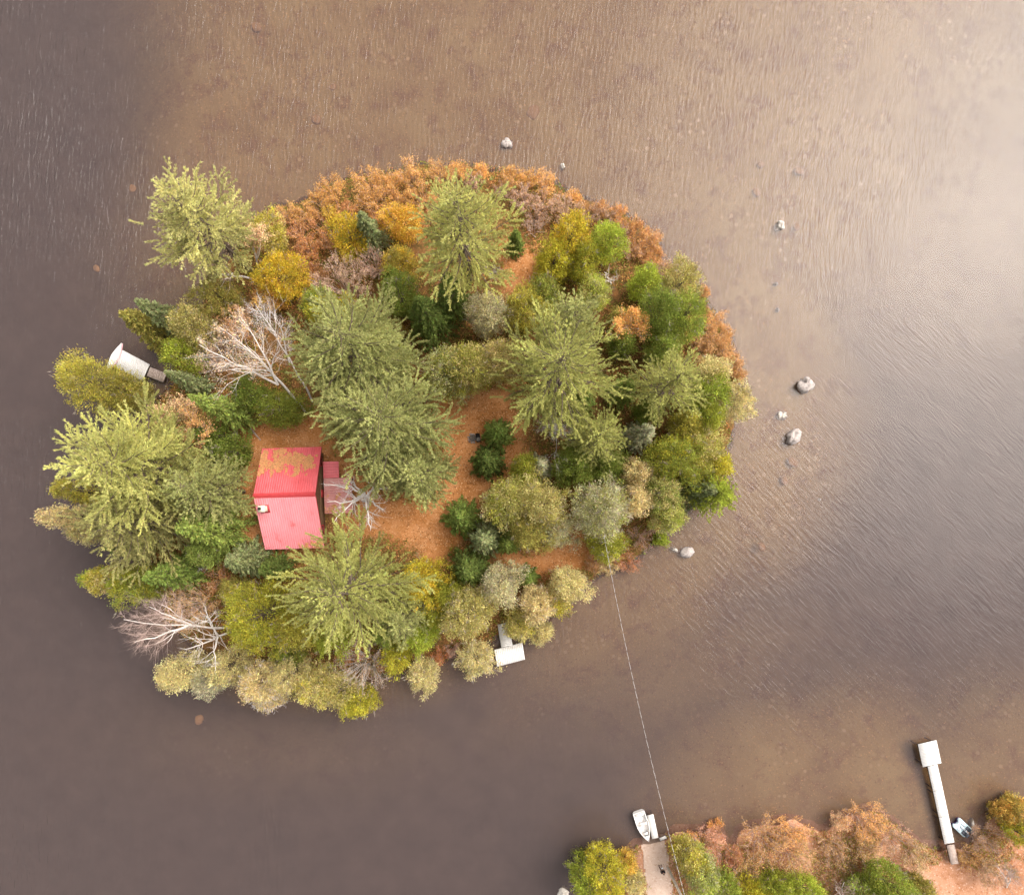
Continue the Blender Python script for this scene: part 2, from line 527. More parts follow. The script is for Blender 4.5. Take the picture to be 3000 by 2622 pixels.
def curve(p0, p1, n, bow, rng):
    t = np.linspace(0, 1, n)[:, None]
    p = p0 * (1 - t) + p1 * t
    off = rng.normal(size=3) * bow
    return p + np.sin(t * math.pi) * off


def place(px, py, h, zc):
    """base position of an upright tree whose crown middle (at zc*h) is seen at px,py"""
    b = W(px, py, zc * h + .8)
    return b[0], b[1], gz(b[0], b[1]) - 0.05


def bases(kind, px, py, h, zc, base):
    if base is None:
        x, y, z = place(px, py, h, zc)
    else:
        b = W(*base, .6); x, y = b[0], b[1]; z = gz(x, y) - .05
        if z < -0.8: z = -0.8
    return x, y, z


def finish(name, x, y, z, trunk, crown, limbs, cmat, label, cat, group=None, tmat='bark', lname='branches', cname='crown'):
    root = empty(name, (x, y, z))
    tag(root, label, cat, group)
    if trunk is not None: trunk.build('trunk', M[tmat], root, smooth=True)
    if limbs is not None and limbs.n: limbs.build(lname, M[tmat], root, smooth=True)
    if crown is not None and (crown.n or crown.pend): crown.build(cname, M[cmat], root, tint=True)
    return root


def pine(px, py, r, h, pal, label, seed, cb=.30, zc=.62, base=None, dens=1.0, shag=0.0, full=1.0):
    rng = np.random.default_rng(seed)
    x, y, z = bases('pine', px, py, h, zc, base)
    R = r * S * (H - zc * h) / H * 1.02
    lean = np.zeros(2)
    if base is not None:
        top = W(px, py, zc * h)[:2]; lean = (top - (x, y)) / (zc * h)
    c0 = np.asarray(PAL[pal])
    tr = MB(); li = MB(); cr = MB()

    def axis(zz): return np.array((lean[0] * zz, lean[1] * zz, zz))
    zs = np.linspace(0, h * .97, 9)
    wobx = rng.normal(size=(9, 2)) * .10; wobx[0] = 0
    P = np.array([axis(q) for q in zs]); P[:, :2] += wobx
    tr.tube(P, np.linspace(.030 * h * .62, .03, 9), 8)
    nlob = rng.integers(4, 7); ph = rng.uniform(0, 6.28)
    zz = cb * h; wh = 0
    while zz < h * .985:
        t = (zz - cb * h) / (h * (1 - cb))
        prof = min(1.0, .62 + 1.5 * t) * (1 - t ** 1.7) ** .85 + .05
        nb = int(rng.integers(5, 7)) if t < .85 else 4
        a0 = rng.uniform(0, 6.28)
        for kb in range(nb):
            az = a0 + kb * 6.283 / nb + rng.normal() * .28
            lob = 1 + .16 * math.sin(nlob * az + ph + t * 2.5)
            L = R * prof * lob * rng.uniform(.70, 1.12)
            if rng.random() < .05: L *= 1.08
            if L < .35: L = .35
            up = (.10 + .75 * t ** 1.5) * L + rng.normal() * .1 - shag * L * (1 - t)
            d2 = np.array((math.cos(az), math.sin(az), 0)); side = np.array((-d2[1], d2[0], 0))
            p0 = axis(zz); m = 5
            u = np.linspace(0, 1, m)[:, None]
            path = p0 + d2 * L * u + np.array((0, 0, 1.0)) * (up * u ** 1.6 - .10 * L * np.sin(u * math.pi)) + side * (rng.normal() * .10 * L) * u ** 2
            li.tube(path, np.linspace(.045 + .011 * L, .012, m), 4, cap=False)
            nbr = max(3, int((L * 2.2 + 1) * full))
            ub = np.sort(rng.uniform(.22 if t < .5 else .05, 1.0, nbr + (2 if t > .5 else 0))); nbr = len(ub); ub[-1] = 1.0
            tone = 1 + .13 * rng.normal()
            for j, uu in enumerate(ub):
                i0 = min(int(uu * (m - 1)), m - 2); fr = uu * (m - 1) - i0
                q = path[i0] * (1 - fr) + path[i0 + 1] * fr
                sg = 1 if j % 2 else -1
                ln = (.16 + .26 * (1 - abs(uu - .5))) * L * rng.uniform(.6, 1.0)
                ln = min(max(ln, .35), 1.7) * (.75 + .25 * full)
                ang = rng.uniform(.32, .75 + .45 * (full - 1)) * sg if uu < .97 else rng.normal() * .15
                bd = d2 * math.cos(ang) + side * math.sin(ang) + np.array((0, 0, rng.uniform(.05, .40)))
                nt = max(2, int(ln * 4.6))
                ut = np.linspace(.12, 1, nt)[:, None]
                tp = q + bd * ln * ut
                k = int((15 if L > 1 else 12) * dens)
                dr = np.repeat(bd[None] * .95 + (0, 0, .30), nt * k, 0) + rng.normal(size=(nt * k, 3)) * .46
                dr /= np.sqrt((dr * dr).sum(1))[:, None]
                c = np.repeat(tp, k, 0) + dr * rng.uniform(.04, .16, (nt * k, 1)) + rng.normal(size=(nt * k, 3)) * (.035, .035, .03)
                col = hsvj(c0 * tone * (1 + .10 * rng.normal()), nt * k, rng, .16, .05)
                cr.cards(c, dr, rng.uniform(.20, .40, nt * k), rng.uniform(.035, .075, nt * k), col, rng)
        zz += rng.uniform(.55, .85) * (h / 20) * 1.05; wh += 1
    k = 60; tp = axis(h * .97) + rng.normal(size=(k, 3)) * (.16, .16, .30)
    cr.cards(tp, rng.normal(size=(k, 3)) * .6 + (0, 0, .8), .32, .06, hsvj(c0, k, rng, .16, .05), rng)
    return finish('pine_tree', x, y, z, tr, cr, li, 'leaf', label, 'pine tree')


def fir(px, py, r, h, pal, label, seed, zc=.45, base=None, droop=.22, name='spruce_tree', cat='spruce tree'):
    rng = np.random.default_rng(seed)
    x, y, z = bases('fir', px, py, h, zc, base)
    R = r * S * (H - zc * h) / H * 1.10
    lean = np.zeros(2)
    if base is not None:
        top = W(px, py, zc * h)[:2]; lean = (top - (x, y)) / (zc * h)
    c0 = np.asarray(PAL[pal]); tr = MB(); li = MB(); cr = MB()
    zs = np.linspace(0, h, 6)
    tr.tube(np.c_[lean[0] * zs, lean[1] * zs, zs], np.linspace(.017 * h, .015, 6), 7)
    zz = .08 * h
    while zz < h - .05:
        t = zz / h
        L0 = R * (1 - t) ** .85 + .10
        nb = int(rng.integers(6, 9)) if t < .9 else 5
        a0 = rng.uniform(0, 6.28)
        for kb in range(nb):
            az = a0 + kb * 6.283 / nb + rng.normal() * .16
            L = L0 * rng.uniform(.72, 1.10)
            d2 = np.array((math.cos(az), math.sin(az), 0)); side = np.array((-d2[1], d2[0], 0))
            rise = (-droop * (1 - t) + .55 * t ** 2) * L
            n = max(10, int(L * 26))
            u = rng.uniform(.12, 1.0, n) ** .75
            lat = rng.normal(size=n) * .22 * L * (1.08 - u) + rng.normal(size=n) * .04
            c = np.array((lean[0] * zz, lean[1] * zz, zz)) + d2 * (L * u)[:, None] + side * lat[:, None]
            c[:, 2] += rise * u ** 1.5 + .10 * L * np.sin(u * 3.1) + rng.normal(size=n) * .05 - .25 * np.abs(lat)
            dr = d2 + side * np.sign(lat)[:, None] * rng.uniform(.1, .9, n)[:, None] + rng.normal(size=(n, 3)) * .22
            col = hsvj(c0 * (1 + .17 * rng.normal()), n, rng, .20, .07)
            cr.cards(c, dr, rng.uniform(.22, .42, n), rng.uniform(.09, .16, n), col, rng)
            if L > .5:
                p = np.array([(lean[0] * zz, lean[1] * zz, zz)] * 3) + d2 * (L * np.array((0, .5, .9)))[:, None]
                p[:, 2] += rise * np.array((0, .36, .85))
                li.tube(p, (.035, .022, .008), 3, cap=False)
        zz += max(.16, .040 * h * (1.1 - .5 * t)) * rng.uniform(.8, 1.2)
    return finish(name, x, y, z, tr, cr, li, 'leaf', label, cat)


def cedar(px, py, r, h, pal, label, seed, zc=.60, base=None, ry=None, dens=1.0, twig=.10, tip=None, name='cedar_tree', cat='cedar tree', leaf=(.14, .29), low=.06, mat='leaf', group=None, twigcol=(.30, .25, .21), vr=.50, clump=.36):
    """dense rounded crown of upright sprays; also used for leafy broad-leaved crowns"""
    rng = np.random.default_rng(seed)
    x, y, z = bases('cedar', px, py, h, zc, base)
    R = r * S * (H - zc * h) / H
    Ry = R if ry is None else ry * S * (H - zc * h) / H
    lean = np.zeros(2)
    if base is not None:
        top = W(px, py, zc * h)[:2]; lean = (top - (x, y)) / (zc * h)
    c0 = np.asarray(PAL[pal]); c1 = np.asarray(PAL[tip]) if tip else c0 * 1.12
    tr = MB(); li = MB(); cr = MB()
    zs = np.linspace(0, h * .9, 6)
    tr.tube(np.c_[lean[0] * zs, lean[1] * zs, zs] + np.r_[[(0, 0, 0)], rng.normal(size=(5, 3)) * (.08, .08, 0)], np.linspace(.022 * h + .02, .02, 6), 6)
    ncl = int(dens * (70 + 26 * (R + Ry) * .5 * (h * .22 + (R + Ry) * .35)))
    zm = h * .5
    # lumpy outline: a handful of sub-crowns
    nl = rng.integers(5, 9)
    la = rng.uniform(0, 6.28, nl); lz = rng.uniform(-.5, .9, nl); lw = rng.uniform(.12, .46, nl)
    for k in range(ncl):
        a = rng.uniform(0, 6.283); cz = rng.uniform(-.92, 1.0)
        rad = math.sqrt(max(0, 1 - abs(cz) ** 2.2)) * .92 + .06
        bump = 1 + sum(w * math.exp(-((math.atan2(math.sin(a - q), math.cos(a - q))) ** 2) / .18 - (cz - zq) ** 2 / .35) for q, zq, w in zip(la, lz, lw)) - .20
        ins = rng.uniform(.62, 1.05) if rng.random() < .75 else rng.uniform(.25, .7)
        q = np.array((R * rad * bump * ins * math.cos(a), Ry * rad * bump * ins * math.sin(a), h * low + (h - h * low) * (.5 + vr * cz * (1 if cz < 0 else .94) * min(1.12, .85 + .15 * bump))))
        q[:2] += lean * q[2]
        out = np.array((math.cos(a) * rad, math.sin(a) * rad, .55 + .5 * cz))
        n = int(rng.integers(28, 46))
        sp = clump * (.7 + .12 * R)
        c = q + rng.normal(size=(n, 3)) * (sp * .62, sp * .62, sp * .55)
        dr = out + rng.normal(size=(n, 3)) * .55
        mixk = np.clip(rng.normal(.35, .3), 0, 1)
        col = hsvj((c0 * (1 - mixk) + c1 * mixk) * (1 + .22 * rng.normal()).__abs__(), n, rng, .17, .07)
        cr.cards(c, dr, rng.uniform(*leaf, n), rng.uniform(.055, .115, n), col, rng)
        if rng.random() < twig:
            e = q + out / np.linalg.norm(out) * rng.uniform(.3, .7) + rng.normal(size=3) * .15
            m_ = 7
            cc = q + (e - q) * rng.uniform(0, 1, (m_, 1)) + rng.normal(size=(m_, 3)) * .12
            cr.cards(cc, np.repeat((e - q)[None], m_, 0) + rng.normal(size=(m_, 3)) * .3, .55, .05, hsvj(twigcol, m_, rng, .2, .04), rng)
        if k % 9 == 0:
            li.tube(np.array([(lean[0] * q[2] * .55, lean[1] * q[2] * .55, q[2] * .55), q * (.6, .6, .82), q]), (.045, .025, .008), 3, cap=False)
    return finish(name, x, y, z, tr, cr, li, mat, label, cat, group)


def shrub(px, py, r, h, pal, label, seed, group=None, leaves=1.0, stems=16, twigcol='twig', pal2=None, name='shrub', cat='shrub', spread=1.0, size=(.07, .16)):
    """many stems rising from one stool, with fine leaves along the twigs"""
    rng = np.random.default_rng(seed)
    x, y, z = place(px, py, h, .7)
    R = r * S * (H - .7 * h) / H * .95; h = h * rng.uniform(1.0, 1.45)
    c0 = np.asarray(PAL[pal]); c1 = np.asarray(PAL[pal2]) if pal2 else c0 * (1.1, .85, .8)
    gr = rng.uniform(0, .32); tone = rng.uniform(.85, 1.2)
    c0 = c0 * (1 - gr) + np.array((.44, .30, .17)) * gr; c1 = c1 * (1 - gr) + np.array((.38, .24, .15)) * gr
    li = MB(); cr = MB()
    ns = int(stems * (.6 + .5 * R))
    for k in range(ns):
        a = rng.uniform(0, 6.283); ro = R * math.sqrt(rng.uniform(.02, 1)) * spread
        top = np.array((ro * math.cos(a), ro * math.sin(a), h * rng.uniform(.72, 1.05) * (1 - .35 * (ro / R) ** 2)))
        b = np.array((ro * .25 * math.cos(a), ro * .25 * math.sin(a), -.05))
        path = curve(b, top, 4, .10 * R, rng); path[1:3, 2] += .08 * h
        li.tube(path, (.030, .022, .014, .006), 3, cap=False)
        for j in range(5):
            u = rng.uniform(.35, .98); i0 = min(int(u * 3), 2); q = path[i0] * (1 - (u * 3 - i0)) + path[i0 + 1] * (u * 3 - i0)
            e = q + np.array((math.cos(a) * .35, math.sin(a) * .35, .45)) * rng.uniform(.3, .8) * (.5 + .25 * R) + rng.normal(size=3) * .22 * (.4 + .3 * R)
            li.tube(np.array([q, (q + e) / 2 + rng.normal(size=3) * .04, e]), (.014, .010, .004), 3, cap=False)
            n = int(leaves * rng.integers(14, 26))
            if n:
                uu = rng.uniform(.1, 1.1, (n, 1))
                c = q * (1 - uu) + e * uu + rng.normal(size=(n, 3)) * (.13, .13, .10)
                cc = np.where(rng.random((n, 1)) < .30, c1[None], c0[None])
                cr.cards(c, rng.normal(size=(n, 3)), rng.uniform(*size, n), rng.uniform(.05, .10, n), hsvj((1, 1, 1), n, rng, .26, .09) * cc * tone * (1 + .14 * rng.normal()), rng)
    root = empty(name, (x, y, z)); tag(root, label, cat, group)
    li.build('stems', M[twigcol], root)
    if cr.n or cr.pend: cr.build('leaves', M['dryleaf'], root, tint=True)
    return root


def bare(base, tips, label, seed, h, r0=.17, mat='birch', pal=None, leaves=0, twigs=5, name='bare_tree', cat='bare tree', twigmat='twig', spread=.36, depth=4, upz=.25, fork=None, zlist=None, gn=1.0):
    """leafless tree: every tip is (px, py, height) the stem reaches for"""
    rng = np.random.default_rng(seed)
    b = W(*base, .6); x, y = b[0], b[1]; z = gz(x, y) - .05
    tr = MB(); tw = MB(); cr = MB()
    o = np.array((x, y, z))
    c0 = np.asarray(PAL[pal]) if pal else None

    def grow(p, d, L, r, dep, first):
        m = 5
        pts = [p]; dd = d / np.linalg.norm(d)
        for i in range(m - 1):
            dd = dd + rng.normal(size=3) * .13 * gn; dd[2] += .03; dd /= np.linalg.norm(dd)
            pts.append(pts[-1] + dd * L / (m - 1))
        pts = np.array(pts)
        rr = np.linspace(r, r * (.55 if dep > 1 else .25), m)
        (tr if r > .045 else tw).tube(pts, rr, 6 if r > .06 else 3, cap=False)
        if leaves and dep <= 1:
            n = leaves; u = rng.uniform(0, 1, n) * (m - 1.001); i0 = u.astype(int); f = (u - i0)[:, None]
            c = pts[i0] * (1 - f) + pts[i0 + 1] * f + rng.normal(size=(n, 3)) * .16
            cr.cards(c, rng.normal(size=(n, 3)), rng.uniform(.10, .2, n), rng.uniform(.07, .13, n), hsvj(c0, n, rng, .25, .1), rng)
        if dep <= 0: return
        nk = twigs if dep > 1 else twigs + 1
        for k in range(nk):
            u = rng.uniform(.22, 1.0) if k else 1.0
            i0 = min(int(u * (m - 1)), m - 2); f = u * (m - 1) - i0
            q = pts[i0] * (1 - f) + pts[i0 + 1] * f
            loc = pts[i0 + 1] - pts[i0]; loc /= np.linalg.norm(loc)
            sp = rng.normal(size=3) * spread * 1.6 if k else rng.normal(size=3) * .22
            nd = loc + sp + np.array((0, 0, upz))
            rq = r * (1 - .45 * u)
            grow(q, nd, L * rng.uniform(.48, .78), max(.006, rq * rng.uniform(.42, .62)), dep - 1, False)

    for i, tp in enumerate(tips):
        e = W(*tp) - o
        st = np.array((0, 0, 0.0)) if fork is None or i == 0 else None
        if st is None:
            e0 = W(*tips[0]) - o; st = e0 * fork
        Lm = np.linalg.norm(e - st)
        pts = curve(st, e, 8, .035 * Lm, rng); pts[1:-1] += rng.normal(size=(6, 3)) * .07 * gn
        rb = r0 if i == 0 else r0 * .75
        rr = np.linspace(rb, .025, 8)
        tr.tube(pts, rr, 8, cap=False)
        nb = int(5 + Lm * .75)
        for k in range(nb):
            u = rng.uniform(.30, .98); j = min(int(u * 7), 6); f = u * 7 - j
            q = pts[j] * (1 - f) + pts[j + 1] * f
            ax = (e - st) / Lm
            sd = np.cross(ax, rng.normal(size=3)); sd /= np.linalg.norm(sd)
            nd = ax * rng.uniform(.5, 1.0) + sd * rng.uniform(.5, 1.0) + np.array((0, 0, upz))
            grow(q, nd, Lm * (1.05 - u) * rng.uniform(.25, .5) + .35, max(.012, (rb * (1 - u) + .025) * .5), depth - 2, False)
    root = empty(name, (x, y, z)); tag(root, label, cat)
    tr.build('trunk', M[mat], root, smooth=True)
    if tw.n: tw.build('twigs', M[twigmat], root)
    if cr.n or cr.pend: cr.build('leaves', M['dryleaf'], root, tint=True)
    return root

# ------------------------------------------------------------------ the trees, one by one
_s = [100]
def sd_():
    _s[0] += 1; return _s[0]


for a in [
    # px, py, r, h, palette, label, options
    (404, 450, 90, 19, 'pine_light', 'pale yellow-green pine leaning over the water at the island north-west corner', dict(full=1.25)),
    (925, 470, 100, 21, 'pine_pale', 'tall light green pine standing behind the orange shrubs of the north shore', dict(shag=.10)),
    (275, 938, 122, 20, 'pine_pale', 'largest pale green pine, west of the red-roofed cabin beside the water', dict(full=1.5)),
    (416, 978, 72, 15, 'pine_blue', 'bluish green pine close beside the west wall of the red cabin', dict(full=1.3)),
    (272, 1050, 92, 15, 'pine_olive', 'dull olive pine below the largest pale pine on the west shore', {}),
    (778, 850, 116, 19, 'pine_blue', 'broad dense blue-green pine between the cabin and the bare clearing', dict(full=1.6)),
    (838, 950, 60, 14, 'pine_blue', 'lower blue-green pine bulging toward the clearing beside the white dead tree', dict(full=1.5)),
    (712, 705, 118, 20, 'pine_blue', 'tall blue-green pine right of the leaning white birches', dict(full=1.45)),
    (1118, 745, 112, 21, 'pine', 'shaggy spreading pine with dead grey branches, east of the clearing', dict(shag=.10)),
    (1335, 772, 68, 16, 'pine', 'mid green starry pine near the east shore beside yellow cedars', {}),
    (702, 1175, 122, 20, 'pine', 'wide star-shaped pine touching the south eave of the cabin', dict(shag=.06, dens=1.1)),
    (812, 1238, 48, 11, 'pine_blue', 'small dark blue-green pine below the star-shaped southern pine', {}),
    (1192, 880, 58, 12, 'pine', 'lower green pine with drooping boughs under the shaggy eastern pine', dict(shag=.22)),
    (1432, 988, 42, 9, 'bright', 'bright soft green pine overhanging the water at the island east corner', {}),
    (1140, 655, 62, 17, 'pine_blue', 'hazy blue-green pine just above the shaggy eastern pine', {}),
]:
    pine(a[0], a[1], a[2], a[3], a[4], a[5], sd_(), **a[6])

for a in [
    (325, 632, 40, 11, 'spruce_blue', 'dark blue-tinged spruce at the water north of the white dock', {}),
    (285, 648, 52, 11, 'cedar_olive', 'olive ragged fir hanging over the water above the white dock', {}),
    (452, 820, 42, 14, 'fir', 'narrow pointed green fir between the birches and the cabin', {}),
    (378, 765, 26, 9, 'spruce_blue', 'small bluish fir tucked beneath the birch crown near the dock ramp', {}),
    (425, 1055, 68, 13, 'fir', 'pointed yellow-green fir west of the cabin chimney', {}),
    (350, 1148, 50, 11, 'spruce', 'pointed dark green spruce on the south-west shore', {}),
    (490, 1120, 44, 8, 'spruce_blue', 'round bluish spruce below the south-west corner of the cabin', {}),
    (550, 1138, 34, 7, 'spruce_dark', 'small dark spruce at the south eave of the cabin', {}),
    (925, 1036, 44, 8, 'spruce', 'rounded dark spruce at the lower end of the clearing', {}),
    (972, 1078, 42, 10, 'spruce_blue', 'dark spruce with a pale bluish whorled top beside the lower clearing', {}),
    (938, 1138, 48, 9, 'spruce_dark', 'darkest spruce at the southern tip of the clearing', {}),
    (996, 868, 37, 8, 'spruce', 'upright dark spruce at the fire pit edge of the clearing', {}),
    (975, 926, 40, 7, 'spruce_dark', 'low dark round spruce south of the fire pit', {}),
    (856, 640, 56, 12, 'spruce_dark', 'dark green spruce in the shade right of the tall birch-side pine', {}),
    (905, 592, 46, 11, 'spruce_dark', 'very dark spruce under the tall northern pine', {}),
    (740, 466, 34, 8, 'spruce_blue', 'pale blue-green young spruce among golden shrubs of the north side', {}),
    (1032, 486, 20, 5, 'spruce', 'tiny dark green spruce right of the tall northern pine', {}),
    (1405, 985, 42, 9, 'spruce_blue', 'bluish spruce on the shore beside the bright soft pine', {}),
    (1282, 872, 36, 10, 'grey_blue', 'blue-grey cone-shaped spruce in the eastern wood', {}),
    (1080, 936, 32, 8, 'grey_blue', 'pale grey-green round spruce below the shaggy eastern pine', {}),
    (1018, 1085, 28, 7, 'fir', 'small yellow-green fir right of the whorled blue spruce', {}),
    (1056, 1155, 25, 6, 'spruce', 'small fresh green fir near the south-east shore', {}),
    (1248, 782, 34, 8, 'fir', 'dark green young fir left of the starry eastern pine', {}),
    (240, 1092, 38, 7, 'spruce_dark', 'low dark fir at the water below the olive western pine', {}),
    (1160, 800, 40, 9, 'spruce', 'dark fir half hidden under the shaggy eastern pine', {}),
    (660, 740, 30, 8, 'spruce_dark', 'dark fir at the foot of the leaning birches', {}),
]:
    fir(a[0], a[1], a[2], a[3], a[4], a[5], sd_(), **a[6])

